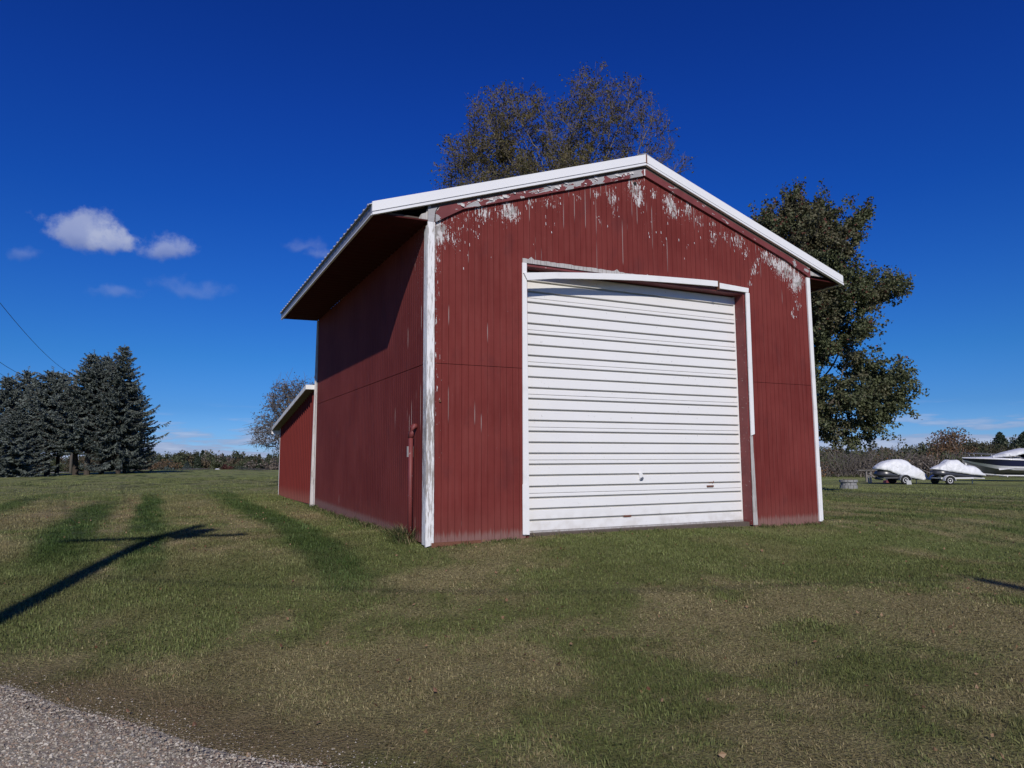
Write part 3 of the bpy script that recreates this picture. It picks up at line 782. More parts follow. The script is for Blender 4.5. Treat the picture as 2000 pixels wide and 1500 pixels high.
for k in range(len(edges)):
    z0 = edges[k] + (GH / 2 if k else 0); z1 = (edges[k + 1] - GH / 2) if k + 1 < len(edges) else OZ - .045
    z1 = min(z1, OZ - .045)
    if z1 - z0 < .03: continue
    w1 = DX1 - .02
    # slat with a rounded lower lip
    yj = DY + random.uniform(-.0015, .0015)
    has = None
    for q_ in range(8):
        sm = .603 + .4935 * q_
        if z0 + .02 < sm < z1 - .02: has = sm
    segs = [(z0, z1)] if has is None else [(z0, has - .0025), (has + .0025, z1)]
    b = MB()
    for (a, c_) in segs: b.prism([(yj + .004, a), (yj, a + .006), (yj, c_ - .006), (yj + .004, c_), (DY + .033, c_), (DY + .033, a)], 0, DX0 + .001, w1)
    b.build('slat', M_DOOR, door)
MB().box(DX1 - .0195, DX1 - .001, DY + .001, DY + .033, .056, OZ - .046).build('door_stile', M_DOOR, door)
# latch parts
MB().prism([(3.665, .78), (3.70, .80), (3.735, .86), (3.70, .90), (3.66, .87)], 1, DY - .02, DY - .003).build('hasp', M_DOOR, door)
MB().lathe([(.020, -.010), (.022, .0), (.012, .004)], 10, (3.72, DY - .018, .80), 'y').build('padlock_eye', M_STEEL, door)
MB().box(3.675, 3.72, DY - .03, DY - .003, .775, .81).build('padlock', M_STEEL, door)
MB().box(5.06, 5.20, DY - .02, DY - .002, .635, .660).build('lift_handle', M_RUST, door)
MB().tube([(5.12, DY - .004, .70), (5.14, DY - .02, .715), (5.19, DY - .02, .70), (5.21, DY - .004, .73)], .006, 6).build('bent_wire', M_RUST, door)
MB().box(3.35, 3.49, DY - .014, DY - .002, .198, .224).build('bottom_handle', M_RUST, door)
MB().prism([(DX0, .02), (DX1, .02), (DX1, .052), (DX0, .052)], 1, DY + .0, DY + .04).build('threshold_board', M_OLDTRIM, barn)

# odds and ends on the walls
MB().lathe([(.032, -.004), (.035, 0.0)], 12, (3.57, -.001, 5.62), 'y').build('siding_hole', M_BLACK, barn)
MB().box(.16, .185, -.02, -.001, 1.90, 1.93).build('rusty_bolt', M_RUST, barn)
MB().box(.05, .78, -.04, .02, -.09, -.005).build('footing_brick', M_RUST, barn)

# curled paint flakes standing proud where the coat is lifting
fr_ = random.Random(44); fb_ = MB()
for cx, cz, rr_, am_ in CLUST:
    for _ in range(int(20 * am_ * (rr_ / .14))):
        fx_ = cx + fr_.gauss(0, rr_ * .6); fz_ = cz + fr_.gauss(0, rr_ * .6)
        if not (.1 < fx_ < 7.38) or fz_ > rake_low(fx_) - .03 or abs(((fx_ / PITCH) % 1) - .5) > .38: continue
        w_, h_, o_ = fr_.uniform(.002, .006), fr_.uniform(.008, .030), fr_.uniform(.003, .009)
        fb_.add([(fx_ - w_, -.0025, fz_ + h_), (fx_ + w_, -.0025, fz_ + h_ * .9), (fx_ + w_, -.004, fz_), (fx_ - w_, -.004, fz_), (fx_ + w_ * .7, -.003 - o_, fz_ - h_ * .8), (fx_ - w_ * .6, -.003 - o_ * .8, fz_ - h_)],
                [(0, 1, 2, 3), (3, 2, 4, 5)])
for k in range(26):
    fx_ = fr_.uniform(.4, 3.6); z0_ = rake_low(fx_) + fr_.uniform(.03, .11); w_, h_, o_ = fr_.uniform(.01, .04), fr_.uniform(.008, .022), fr_.uniform(.006, .018)
    fb_.add([(fx_ - w_, -.0435, z0_ + h_), (fx_ + w_, -.0435, z0_ + h_ + .33 * w_), (fx_ + w_, -.0445, z0_ + .3 * w_), (fx_ - w_, -.0445, z0_), (fx_ + w_ * .7, -.044 - o_, z0_ - h_), (fx_ - w_ * .6, -.044 - o_, z0_ - h_)], [(0, 1, 2, 3), (3, 2, 4, 5)])
m, n = mat('lifted_paint'); n.out(n.mix(n.noise(n.pos(), 40, 2), (.42, .39, .38), (.72, .70, .69)), .7); M_FLAKE = m
fb_.build('paint_flakes', M_FLAKE, barn)['kind'] = 'stuff'

# red standpipe on the left wall
pipe = empty('wall_pipe', (-.085, .47, 0)); pipe.parent = barn; pipe['label'] = 'red painted pipe rising up the left wall beside the corner'
MB().tube([(0, 0, -.03), (0, 0, 1.42)], .032, 14).build('pipe', M_RED2, pipe, smooth=True)
MB().tube([(0, 0, 1.421), (0, 0, 1.50), (.01, 0, 1.56), (.05, 0, 1.585), (.083, 0, 1.585)], .040, 14).build('elbow', M_RED2, pipe, smooth=True)
MB().box(-.03, .05, .036, .085, 1.15, 1.30).build('bracket', M_OLDTRIM, pipe)
MB().tube([(.05, .14, -.02), (.05, .14, 1.22)], .010, 8).build('conduit', M_RED2, pipe, smooth=True)
MB().box(.035, .066, .10, .17, 1.221, 1.28).build('conduit_box', M_RUST, pipe)

# ---- lean-to behind the barn
m, n = mat('lean_to_red_metal'); P = n.pos(); x, y, z = n.sep(P)
c = n.mix(n.noise(P, 1.5, 4), (.125, .019, .016), (.165, .028, .024)); c = n.mix(n.ss(z, .5, .15, 0, .45), c, (.20, .10, .08)); n.out(c, .8, spec=.12); M_LRED = m
m, n = mat('lean_to_underside'); P = n.pos(); n.out(n.mix(n.noise(P, 9, 3), (.13, .11, .09), (.24, .21, .18)), .85); M_UNDER = m
lean = empty('lean_to', (0, BL, 0)); lean.parent = barn; lean['label'] = 'low red ribbed metal lean-to behind the barn with white roof edge'
LL = 5.0


def ltop(v): return 2.80 - .137 * v


V = []; k = 0
per = 5
nrib = 22; rp = LL / nrib
for p0 in range(0, nrib, 4):
    p1 = min(p0 + 4, nrib); prof = []
    for k in range(p0, p1):
        a = .06 + k * rp
        prof += [(-.016, a + .002), (-.016, a + rp * .56), (-.060, a + rp * .64), (-.060, a + rp * .84), (-.016, a + rp * .92)]
    prof.append((-.016, .06 + p1 * rp - .002))
    b = MB(); V = []; F = []
    for (xx, v) in prof: V += [(xx, v, .12), (xx, v, ltop(v)), (xx + .006, v, .12), (xx + .006, v, ltop(v))]
    for k in range(len(prof) - 1):
        a = 4 * k; F += [(a, a + 1, a + 5, a + 4), (a + 2, a + 6, a + 7, a + 3)]
    b.add(V, F).build('siding_panel', M_LRED, lean)
MB().box(-.030, -.0175, .075 + rp * 14, .11 + rp * 14, .1, ltop(3.2) - .02).build('pale_seam_strip', M_TRIM, lean)
MB().box(-.006, 0.03, .05, LL, .02, 1.95).build('wall_frame', M_TIMBER, lean)
MB().box(-.06, .03, LL + .062, LL + .10, .02, ltop(LL) + .0).build('corner_trim', M_TRIM, lean)
MB().box(-.04, BW, LL + .02, LL + .06, .02, ltop(LL) - .02).build('end_wall', M_LRED, lean)
MB().hexa([(-.23, .045, ltop(.0)), (BW, .045, ltop(.0)), (BW, LL + .42, ltop(LL + .42)), (-.23, LL + .42, ltop(LL + .42)),
           (-.23, .045, ltop(.0) + .05), (BW, .045, ltop(.0) + .05), (BW, LL + .42, ltop(LL + .42) + .05), (-.23, LL + .42, ltop(LL + .42) + .05)]).build('roof_deck', M_UNDER, lean)
MB().hexa([(-.25, .03, ltop(0) - .005), (-.231, .03, ltop(0) - .005), (-.231, LL + .45, ltop(LL + .45) - .005), (-.25, LL + .45, ltop(LL + .45) - .005),
           (-.25, .03, ltop(0) + .10), (-.231, .03, ltop(0) + .10), (-.231, LL + .45, ltop(LL + .45) + .10), (-.25, LL + .45, ltop(LL + .45) + .10)]).build('rake_board', M_POST, lean)
MB().box(-.23, -.03, .02, .044, ltop(0) - .005, ltop(0) + .10).build('front_fascia', M_TRIM, lean)
MB().box(-.25, BW, LL + .43, LL + .46, ltop(LL) - .16, ltop(LL) - .01).build('eave_board', M_TRIM, lean)
# ------------------------------------------------------------------ vegetation
def tint_mat(name, rough=.65, trans=0., spec=.3, var=.0):
    m, n = mat(name); a = n.new('ShaderNodeAttribute', attribute_name='tint').outputs['Color']
    n.out(a, rough, spec=spec, trans=(a, trans) if trans else None); return m


M_LEAF = tint_mat('leaf', .55, .22, .35); M_NEEDLE = tint_mat('needles', .6, .05, .3); M_BARK = tint_mat('bark', .9, 0, .15)


def unit(v): return v / (np.linalg.norm(v, axis=-1, keepdims=True) + 1e-9)


class Soup:
    """many small loose faces collected in numpy, one colour each"""
    def __init__(self): self.V = []; self.P = []; self.N = []; self.C = []; self.o = 0

    def add(self, V, pf, cnt, C, per):
        self.V.append(V); self.P.append(pf + self.o); self.N.append(cnt); self.C.append(np.repeat(C, per, 0)); self.o += len(V)

    def leaves(self, P, size, C, g_, up=.35, aspect=.62, dirs=None, droop=0.):
        n_ = len(P); size = np.broadcast_to(size, (n_,)) * g_.uniform(.7, 1.3, n_)
        d = unit(g_.normal(size=(n_, 3)) + (0 if dirs is None else dirs) + np.array([0, 0, -droop])); nrm = unit(g_.normal(size=(n_, 3)) + np.array([0, 0, up]))
        s_ = unit(np.cross(d, nrm)); nrm = np.cross(s_, d)
        L = size[:, None]
        fold = nrm * L * .14
        V = np.stack([P, P + d * L * .45 + s_ * L * aspect * .5 - fold, P + d * L, P + d * L * .45 - s_ * L * aspect * .5 - fold], 1).reshape(-1, 3)
        o = np.arange(n_)[:, None] * 4
        self.add(V, (o + [[0, 1, 2, 0, 2, 3]]).ravel(), np.full(2 * n_, 3), C, 4)

    def sticks(self, A, B, r0, r1, C, sides=3):
        n_ = len(A); t = unit(B - A); ref = np.where(np.abs(t[:, 2:3]) < .9, np.array([[0, 0, 1.]]), np.array([[1., 0, 0]]))
        a = unit(np.cross(t, ref)); b = np.cross(t, a); r0 = np.broadcast_to(r0, (n_,))[:, None]; r1 = np.broadcast_to(r1, (n_,))[:, None]
        q = 2 * np.pi * np.arange(sides) / sides; V = []
        for (P, r) in ((A, r0), (B, r1)):
            for k in range(sides): V.append(P + r * (a * np.cos(q[k]) + b * np.sin(q[k])))
        V = np.stack(V, 1).reshape(-1, 3); o = np.arange(n_)[:, None] * 2 * sides
        pf = np.concatenate([o + [[k, (k + 1) % sides, (k + 1) % sides + sides, k + sides]] for k in range(sides)], 1).ravel()
        self.add(V, pf, np.full(n_ * sides, 4), C, 2 * sides)

    def merge(self, S2, M, off, cmul=1.):
        for V, P, N, C in zip(S2.V, S2.P, S2.N, S2.C): pass
        V = np.concatenate(S2.V) @ M.T + off
        self.V.append(V); self.P.append(np.concatenate(S2.P) + self.o); self.N.append(np.concatenate(S2.N)); self.C.append(np.concatenate(S2.C) * cmul); self.o += len(V)

    def data(self, name, m, smooth=False):
        me = mesh_np(name, np.concatenate(self.V), np.concatenate(self.P), np.concatenate(self.N), m, smooth)
        set_colors(me, np.concatenate(self.C)); return me


def grow(attr, root, first, step, kill, g_, jitter=.25, iters=120, up=.0):
    nodes = [np.array(root, float)]; par = [-1]
    L = np.linalg.norm(np.subtract(first, root)); k = max(2, int(L / step))
    for i in range(1, k + 1):
        nodes.append(np.array(root) + (np.array(first) - root) * i / k + g_.normal(0, .02, 3)); par.append(len(nodes) - 2)
    N = np.array(nodes); A = attr.copy()
    D = np.linalg.norm(A[:, None] - N[None], axis=2); near = D.argmin(1); nd = D.min(1)
    for it in range(iters):
        if len(A) == 0: break
        order = np.unique(near); acc = np.zeros((len(N), 3)); np.add.at(acc, near, unit(A - N[near]))
        d = unit(unit(acc[order]) + g_.normal(0, jitter, (len(order), 3)) + np.array([0, 0, up]))
        new = N[order] + d * step; base = len(N)
        N = np.concatenate([N, new]); par.extend(order.tolist())
        D = np.linalg.norm(A[:, None] - new[None], axis=2); j = D.argmin(1); m_ = D[np.arange(len(A)), j]
        upd = m_ < nd; nd[upd] = m_[upd]; near[upd] = base + j[upd]
        keep = nd > kill
        if it > 12: keep &= g_.random(len(A)) > .01
        A, near, nd = A[keep], near[keep], nd[keep]
    par = np.array(par); cnt = np.zeros(len(N)); child = np.zeros(len(N), int)
    for i in range(len(N) - 1, 0, -1):
        if cnt[i] == 0: cnt[i] = 1
        cnt[par[i]] += cnt[i]; child[par[i]] += 1
    return N, par, cnt, child


def ellipsoids(specs, n_, g_, shell=.35):
    vol = np.array([a * b * c for (_, (a, b, c)) in specs]); pk = g_.choice(len(specs), n_, p=vol / vol.sum()); out = []
    d = unit(g_.normal(size=(n_, 3))); r = g_.random(n_) ** (shell); c = np.array([s_[0] for s_ in specs])[pk]; e = np.array([s_[1] for s_ in specs])[pk]
    return c + d * r[:, None] * e


RH = np.array([R_[0], R_[1], 0]); RH /= np.linalg.norm(RH); FH = np.array([F_[0], F_[1], 0]); FH /= np.linalg.norm(FH)


def tree_from(specs_px, base_px, D, n_attr, step, kill, seed, trunk_h, r_tip, pw, bark, jitter=.25, up=.1, depth=1.0, trunk_max=.4):
    """crown lobes given where they stand (direction and distance), turned into metres about the trunk foot"""
    g_ = np.random.default_rng(seed); s_ = D / FPX
    b = at(base_px, 905, D); bz = float(ground(b[0], b[1])); root = np.array([b[0], b[1], bz])
    sp = []
    for (px, py, rx, ry) in specs_px:
        c = at(px, py, D); sp.append((c - root, (rx * s_, rx * s_ * depth, ry * s_)))
    A = []
    for c, (ru, rd, rz) in sp:
        pass
    vol = np.array([e[0] * e[1] * e[2] for _, e in sp]); pk = g_.choice(len(sp), n_attr, p=vol / vol.sum())
    d = unit(g_.normal(size=(n_attr, 3))) * (g_.random(n_attr) ** .42)[:, None]; e = np.array([x_[1] for x_ in sp])[pk]; c = np.array([x_[0] for x_ in sp])[pk]
    q = d * e; A = c + q[:, :1] * RH + q[:, 1:2] * FH + q[:, 2:] * np.array([0, 0, 1.])
    N, par, cnt, child = grow(A, (0, 0, -.1), (0.1, 0, trunk_h), step, kill, g_, jitter, up=up)
    r = np.minimum(r_tip * cnt ** pw, trunk_max)
    return root, N, par, cnt, child, r, A, g_


def barkcol(n_, g_, a=(.12, .10, .085), b=(.24, .21, .18)): return lerp(np.array(a), np.array(b), g_.random(n_))


def build_tree(name, root, parts, label, cat, group=None):
    t = empty(name, root); tag(t, label, cat, group)
    for nm, me in parts:
        o = link(nm, me, t)
        if nm in ('crown', 'branches', 'twigs'): o['kind'] = 'stuff'
    return t


def trunk_soup(N, par, r, g_, rmin, colr=None, invert=False, sides=6):
    i = np.arange(1, len(N)); i = i[(r[i] >= rmin) != invert]; sp = Soup()
    r0 = np.minimum(r[par[i]], r[i] * 1.35)
    sp.sticks(N[par[i]], N[i], r0, r[i], barkcol(len(i), g_, *(colr or ((.12, .10, .085), (.24, .21, .18)))), sides); return sp


# --- tall, half-bare tree behind the barn
root, N, par, cnt, child, r, A, g_ = tree_from([(1000, 275, 95, 95), (950, 330, 95, 80), (1180, 235, 95, 90), (1240, 280, 80, 80), (1090, 300, 90, 100), (1270, 320, 50, 60), (1100, 430, 230, 90), (905, 375, 58, 50), (1310, 330, 42, 50), (955, 225, 50, 55)],
                                              1125, 34, 4600, .30, .36, 21, 4.6, .0075, .43, None, jitter=.16, up=.16, depth=1.0)
tr = trunk_soup(N, par, r, g_, .035); br = trunk_soup(N, par, r, g_, .035, ((.10, .085, .07), (.26, .22, .18)), True, 4)
tips = np.where(cnt <= 5)[0]; k = np.repeat(tips, 4); d = unit(unit(N[k] - N[par[k]]) + g_.normal(0, .45, (len(k), 3)) + np.array([0, 0, .35])); L = g_.uniform(.22, .62, len(k))[:, None]
B = N[k] + d * L; tw = Soup(); tw.sticks(N[k], B, .008, .004, barkcol(len(k), g_, (.07, .058, .042), (.19, .16, .12)), 3)
k2 = g_.choice(len(k), len(k) * 2); f2 = g_.random(len(k2))[:, None]; A2 = N[k[k2]] * (1 - f2) + B[k2] * f2; B2 = A2 + unit(d[k2] + g_.normal(0, .6, (len(k2), 3))) * g_.uniform(.12, .35, (len(k2), 1))
tw.sticks(A2, B2, .006, .003, barkcol(len(k2), g_, (.08, .065, .045), (.21, .175, .13)), 3)
lf = Soup(); nl = 74000; q = g_.choice(len(B2), nl); LP = B2[q] + g_.normal(0, .09, (nl, 3))
cl = vnoise(LP[:, 0] * .8 + 50, LP[:, 2] * .8 + 50); kp = g_.random(nl) < (.25 + .9 * cl) * (1.25 - .95 * sst(-1.5, 5.0, LP @ RH)) * (1.15 - (LP[:, 2] - LP[:, 2].min()) / np.ptp(LP[:, 2]) * .5); LP = LP[kp]; nl = len(LP)
C = lerp(np.array([.060, .066, .020]), np.array([.150, .118, .045]), g_.random(nl) ** .8); C = np.where(g_.random(nl)[:, None] < .12, np.array([.055, .035, .02]), C)
lf.leaves(LP, .105, C, g_, .2, .6, droop=.6)
tall = build_tree('deciduous_tree', root, [('trunk', tr.data('trunk', M_BARK, True)), ('branches', br.data('branches', M_BARK)), ('twigs', tw.data('twigs', M_BARK)), ('crown', lf.data('crown', M_LEAF))],
                  'tall half-bare tree with sparse olive leaves rising above the barn ridge', 'tree')

# --- dense maple at the right of the barn
root, N, par, cnt, child, r, A, g_ = tree_from([(1540, 560, 125, 150), (1565, 445, 70, 50), (1635, 480, 52, 50), (1685, 570, 58, 36), (1600, 640, 88, 84), (1694, 762, 78, 60), (1605, 790, 90, 60), (1660, 820, 56, 34), (1500, 720, 110, 100), (1632, 842, 44, 26), (1548, 400, 26, 30), (1625, 700, 62, 50), (1625, 600, 70, 60), (1735, 575, 36, 26), (1690, 430, 26, 22)],
                                              1560, 28, 2900, .34, .44, 5, 2.4, .010, .45, None, jitter=.2, up=.08, depth=.9)
tr = trunk_soup(N, par, r, g_, .04); br = trunk_soup(N, par, r, g_, .04, None, True, 4)
tips = np.where((cnt <= 6) & (np.arange(len(N)) > 10))[0]; k = np.repeat(tips, 4)
gd = N[k] - np.array([0, 0, 5.2]); out = unit(gd * np.array([1, 1, .7]))
d = unit(out * 1.0 + g_.normal(0, .5, (len(k), 3)) + np.array([0, 0, .45])); L = (g_.uniform(.25, .75, len(k)) * np.where(g_.random(len(k)) < .18, 1.75, 1))[:, None]; B = N[k] + d * L
tw = Soup(); tw.sticks(N[k], B, .009, .004, barkcol(len(k), g_), 3)
nl = 150000; q = g_.choice(len(B), nl); f2 = g_.random(nl)[:, None] ** .7; LP = N[k[q]] * (1 - f2) + B[q] * f2 + g_.normal(0, .075, (nl, 3))
cn = vnoise(LP[:, 0] * 1.1 + 9, LP[:, 2] * 1.1 + 3)
C = lerp(np.array([.050, .064, .028]), np.array([.135, .150, .072]), g_.random(nl)); C = lerp(C, np.array([.15, .11, .07]), sst(.62, .85, cn + g_.uniform(-.2, .2, nl)) * .4)
red = (f2[:, 0] > .75) & (g_.random(nl) < .08) & (LP[:, 2] > 5); C = np.where(red[:, None], np.array([.16, .055, .04]), C)
lf = Soup(); lf.leaves(LP, .110, C, g_, .3, .75, dirs=out[q] * .4, droop=.35)
build_tree('maple_tree', root, [('trunk', tr.data('trunk', M_BARK, True)), ('branches', br.data('branches', M_BARK)), ('twigs', tw.data('twigs', M_BARK)), ('crown', lf.data('crown', M_LEAF))],
           'dense dark green maple with reddish tips beside the right barn wall', 'tree')

# --- small gnarled tree behind the lean-to
root, N, par, cnt, child, r, A, g_ = tree_from([(578, 795, 62, 52), (548, 832, 54, 36), (600, 830, 50, 60), (516, 862, 32, 13), (640, 800, 50, 60), (560, 765, 30, 26)], 600, 32, 2400, .17, .22, 9, 1.2, .009, .42, None, jitter=.5, up=-.02, depth=1.0, trunk_max=.16)
tr = trunk_soup(N, par, r, g_, .022, ((.06, .05, .045), (.13, .11, .10))); br = trunk_soup(N, par, r, g_, .022, ((.07, .06, .055), (.17, .15, .14)), True, 4)
tips = np.where((cnt <= 12) & (np.arange(len(N)) > 6))[0]; k = np.repeat(tips, 5); d = unit(unit(N[k] - N[par[k]]) + g_.normal(0, .8, (len(k), 3)) + np.array([0, 0, -.1]))
B = N[k] + d * g_.uniform(.1, .38, (len(k), 1)); tw = Soup(); tw.sticks(N[k], B, .009, .005, barkcol(len(k), g_, (.07, .06, .055), (.18, .16, .15)), 3)
top = tips[N[tips, 2] > np.quantile(N[tips, 2], .80)]; kk = g_.choice(top, 34); B3 = N[kk] + np.stack([g_.normal(.12, .25, 34), g_.normal(0, .2, 34), g_.uniform(.35, .85, 34)], 1)
tw.sticks(N[kk], B3, .009, .004, barkcol(34, g_, (.07, .06, .05), (.16, .14, .13)), 3)
lft = tips[np.argsort(N[tips] @ RH)[:14]]; B4 = N[lft] + np.outer(g_.uniform(-.7, -.3, 14), RH) + np.stack([np.zeros(14), np.zeros(14), g_.uniform(-.2, .1, 14)], 1)
tw.sticks(N[lft], B4, .008, .004, barkcol(14, g_, (.07, .06, .05), (.16, .14, .13)), 3)
nl = 5000; q = g_.choice(len(B), nl); lf = Soup(); lf.leaves(B[q] + g_.normal(0, .06, (nl, 3)), .075, lerp(np.array([.05, .05, .03]), np.array([.15, .12, .09]), g_.random(nl)), g_, .2)
build_tree('small_tree', root, [('trunk', tr.data('trunk', M_BARK, True)), ('branches', br.data('branches', M_BARK)), ('twigs', tw.data('twigs', M_BARK)), ('crown', lf.data('crown', M_LEAF))],
           'small gnarled leafless tree leaning out behind the lean-to', 'tree')


# --- spruces
def spruce(H, Rm, clear, seed, blue=1.0, zwide=.32):
    g_ = np.random.default_rng(seed); tr = Soup(); nd = Soup()
    zz = np.linspace(-.15, H, 14); P = np.stack([.04 * np.sin(zz * .9 + seed), .04 * np.cos(zz * .7), zz], 1); rr = .21 * (1 - zz / H * .96) * (Rm / 2.8) ** .5
    tr.sticks(P[:-1], P[1:], rr[:-1], rr[1:], barkcol(13, g_, (.055, .045, .038), (.095, .078, .065)), 8)
    BA = []; BB = []; TP = []; TD = []; TL = []; z = clear
    while z < H - .12:
        u = z / H; Rz = Rm * min(1.0, ((1 - u) / (1 - zwide)) ** .85) * (1 - .18 * max(0, (zwide - u) / zwide))
        nb = int(6 + 3 * (Rz / Rm) + g_.integers(0, 2)); a0 = g_.random() * 6.28
        for b_ in range(nb):
            a = a0 + 6.283 * b_ / nb + g_.normal(0, .16); Lb = Rz * g_.uniform(.66, 1.12) * (1 + .20 * np.sin(2 * a + z * .9 + seed) + .10 * np.sin(5 * a - z * 1.7)) + .08; zb = z + g_.normal(0, .14)
            ns = max(3, int(Lb / .24)); s_ = np.linspace(0, 1, ns + 1); drop = (.16 + .34 * (1 - u)) * Lb; rise = (.55 - .6 * (1 - u)) * Lb * .6
            hz = zb - drop * np.sin(s_ * 1.9) + rise * s_ + .12 * Lb * s_ ** 3
            hx = np.cos(a) * s_ * Lb; hy = np.sin(a) * s_ * Lb; pts = np.stack([hx, hy, hz], 1); BA.append(pts[:-1]); BB.append(pts[1:])
            td = np.array([np.cos(a), np.sin(a), 0]); sd = np.array([-np.sin(a), np.cos(a), 0])
            for i in range(1, ns + 1):
                f = s_[i]
                if f < .25 and Lb > 1: continue
                w_ = (.50 * (1 - f) + .12) * min(1, Lb / 1.6) + .05
                for side in (-1, -.45, .45, 1):
                    TP.append(pts[i] - (pts[i] - pts[i - 1]) * g_.random() * .9); v_ = td * .75 + sd * side * 1.0 + np.array([0, 0, -.30 - .5 * (1 - u) * g_.random() * (.4 + f)]); TD.append(v_); TL.append(w_ * g_.uniform(.7, 1.25))
            TP.append(pts[-1]); TD.append(td + np.array([0, 0, .15])); TL.append(.22)
        z += (.13 + .13 * (Rz / Rm)) * g_.uniform(.6, 1.4)
    tr.sticks(np.concatenate(BA), np.concatenate(BB), .014, .011, barkcol(sum(map(len, BA)), g_, (.08, .06, .05), (.13, .10, .08)), 3)
    A = np.array(TP); D = unit(np.array(TD)); L = np.array(TL)[:, None]; n_ = len(A)
    # each spray: crossed tapering brush faces
    C = lerp(np.array([.085, .105, .085]), np.array([.235 * blue, .270 * blue, .245 * blue]), g_.random(n_)); C = C * g_.uniform(.75, 1.0, (n_, 1))
    for tw_ in (0, 1):
        ref = unit(g_.normal(0, .3, (n_, 3)) + (np.array([0, 0, 1.]) if tw_ == 0 else np.array([1., .5, 0]))); s2 = unit(np.cross(D, ref)) * (.055 + .05 * L)
        V = np.stack([A - s2 * .4, A + s2 * .4, A + D * L * .55 + s2, A + D * L, A + D * L * .55 - s2], 1).reshape(-1, 3); o = np.arange(n_)[:, None] * 5
        nd.add(V, (o + [[0, 1, 2, 4, 2, 3, 4]]).ravel(), np.tile([4, 3], n_), C, 5)
    # short hanging twiglets
    q = g_.choice(n_, int(n_ * 1.5)); f = g_.random(len(q))[:, None]; P0 = A[q] + D[q] * L[q] * f; dd = unit(D[q] * .5 + g_.normal(0, .5, (len(q), 3)) + np.array([0, 0, -.45]))
    nd.leaves(P0, .17, C[q] * g_.uniform(.6, 1.2, len(q))[:, None], g_, .3, .34, dirs=dd * 3)
    # leader
    nd.sticks(np.array([[0, 0, H - .5]]), np.array([[0, 0, H + .35]]), .03, .012, np.array([[.10, .13, .11]]), 5)
    nd.leaves(np.tile([[0, 0, H]], (14, 1)) + g_.normal(0, .02, (14, 3)) + np.linspace(-.3, .3, 14)[:, None] * [[0, 0, 1]], .2, np.tile([[.11, .14, .12]], (14, 1)), g_, .6, .25)
    return tr.data('trunk', M_BARK), nd.data('crown', M_NEEDLE)


sm = [spruce(10.6, 3.4, 3.3, 1, zwide=.52), spruce(9.0, 3.4, 3.1, 2, zwide=.56), spruce(10.8, 3.0, 1.5, 3, .85, .50), spruce(8.4, 3.4, .9, 4, zwide=.4)]
SPR = [(4, 61, 3, 1.02, .95, 'blue-green spruce at the left edge of the photo, branches down to the grass'), (43, 63, 1, 1.04, .85, 'spruce with a pointed top, first peak from the left edge'),
       (92, 60, 1, .99, 1.0, 'spruce in front of the wires, broad crown over bare trunk'), (113, 64, 1, 1.02, .8, 'thin spruce leader showing behind the broad spruce'),
       (28, 57, 3, .62, .85, 'low bushy spruce at the front left of the spruce row'), (147, 61, 1, .83, 1.05, 'shorter spruce below the far pole crossarm'), (172, 60, 0, .97, 1.0, 'tall blue spruce, left one of the two highest tops'),
       (200, 63, 0, .99, .95, 'tall spruce filling the gap between the two highest tops'), (231, 60, 2, .99, .93, 'tallest spruce with dark shaded side, foliage almost to the grass'), (243, 63, 2, .74, .82, 'spruce forming the dark right edge of the row')]
for i, (px, D, k, sc, rs_, lab) in enumerate(SPR):
    b = at(px, 905, D); t = empty('spruce_tree', (b[0], b[1], float(ground(b[0], b[1]))), random.uniform(0, 6)); t.scale = (rs_, rs_, sc)
    tag(t, lab, 'tree', 'spruces standing in a row at the left')
    link('trunk', sm[k][0], t); o = link('crown', sm[k][1], t); o['kind'] = 'stuff'


# --- far woods and thicket
def blob_tree(soup, x, y, H, Rr, colA, colB, g_, n_=420, leaf=.45, bare=0., conifer=False, low=.12):
    z0 = float(ground(x, y)); c = np.array([x, y, z0])
    if conifer:
        u = g_.random(n_) ** .8; rr = Rr * (1 - u) ** .8 * np.sqrt(g_.random(n_)); a = g_.random(n_) * 6.283; P = np.stack([rr * np.cos(a), rr * np.sin(a), H * (low + (1 - low) * u)], 1)
    else:
        lob = g_.normal(0, 1, (7, 3)) * [Rr * .42, Rr * .42, H * .16] + [0, 0, H * .60]; P = lob[g_.integers(0, 7, n_)] + unit(g_.normal(size=(n_, 3))) * (g_.random((n_, 1)) ** .4) * [Rr * .5, Rr * .5, H * .24]
    P[:, 2] = np.clip(P[:, 2], H * low, None)
    C = lerp(np.array(colA), np.array(colB), g_.random(n_)) * g_.uniform(.8, 1.2)
    if bare < 1: kk = g_.random(n_) > bare; soup.leaves(P[kk] + c, leaf, C[kk], g_, .3, .8)
    m_ = 12 + int(26 * bare); a = P[g_.integers(0, n_, m_)]; s0 = np.stack([a[:, 0] * .15, a[:, 1] * .15, a[:, 2] * .35], 1)
    soup.sticks(s0 + c, a + c + [0, 0, .3 * H * bare * .3], .05, .02, barkcol(m_, g_, (.13, .11, .10), (.30, .27, .25)), 3)
    soup.sticks(np.array([[0, 0, -.1]]) + c, np.array([[0, 0, H * .6]]) + c, .12, .05, barkcol(1, g_), 4)


g_ = np.random.default_rng(77)
wood = Soup()
PAL = [((.045, .055, .025), (.095, .105, .05)), ((.075, .06, .035), (.15, .115, .07)), ((.13, .105, .085), (.21, .175, .145)), ((.03, .042, .025), (.06, .08, .045)), ((.11, .055, .035), (.17, .09, .055))]


def polar(px, D): b = at(px, 905, D); return float(b[0]), float(b[1])


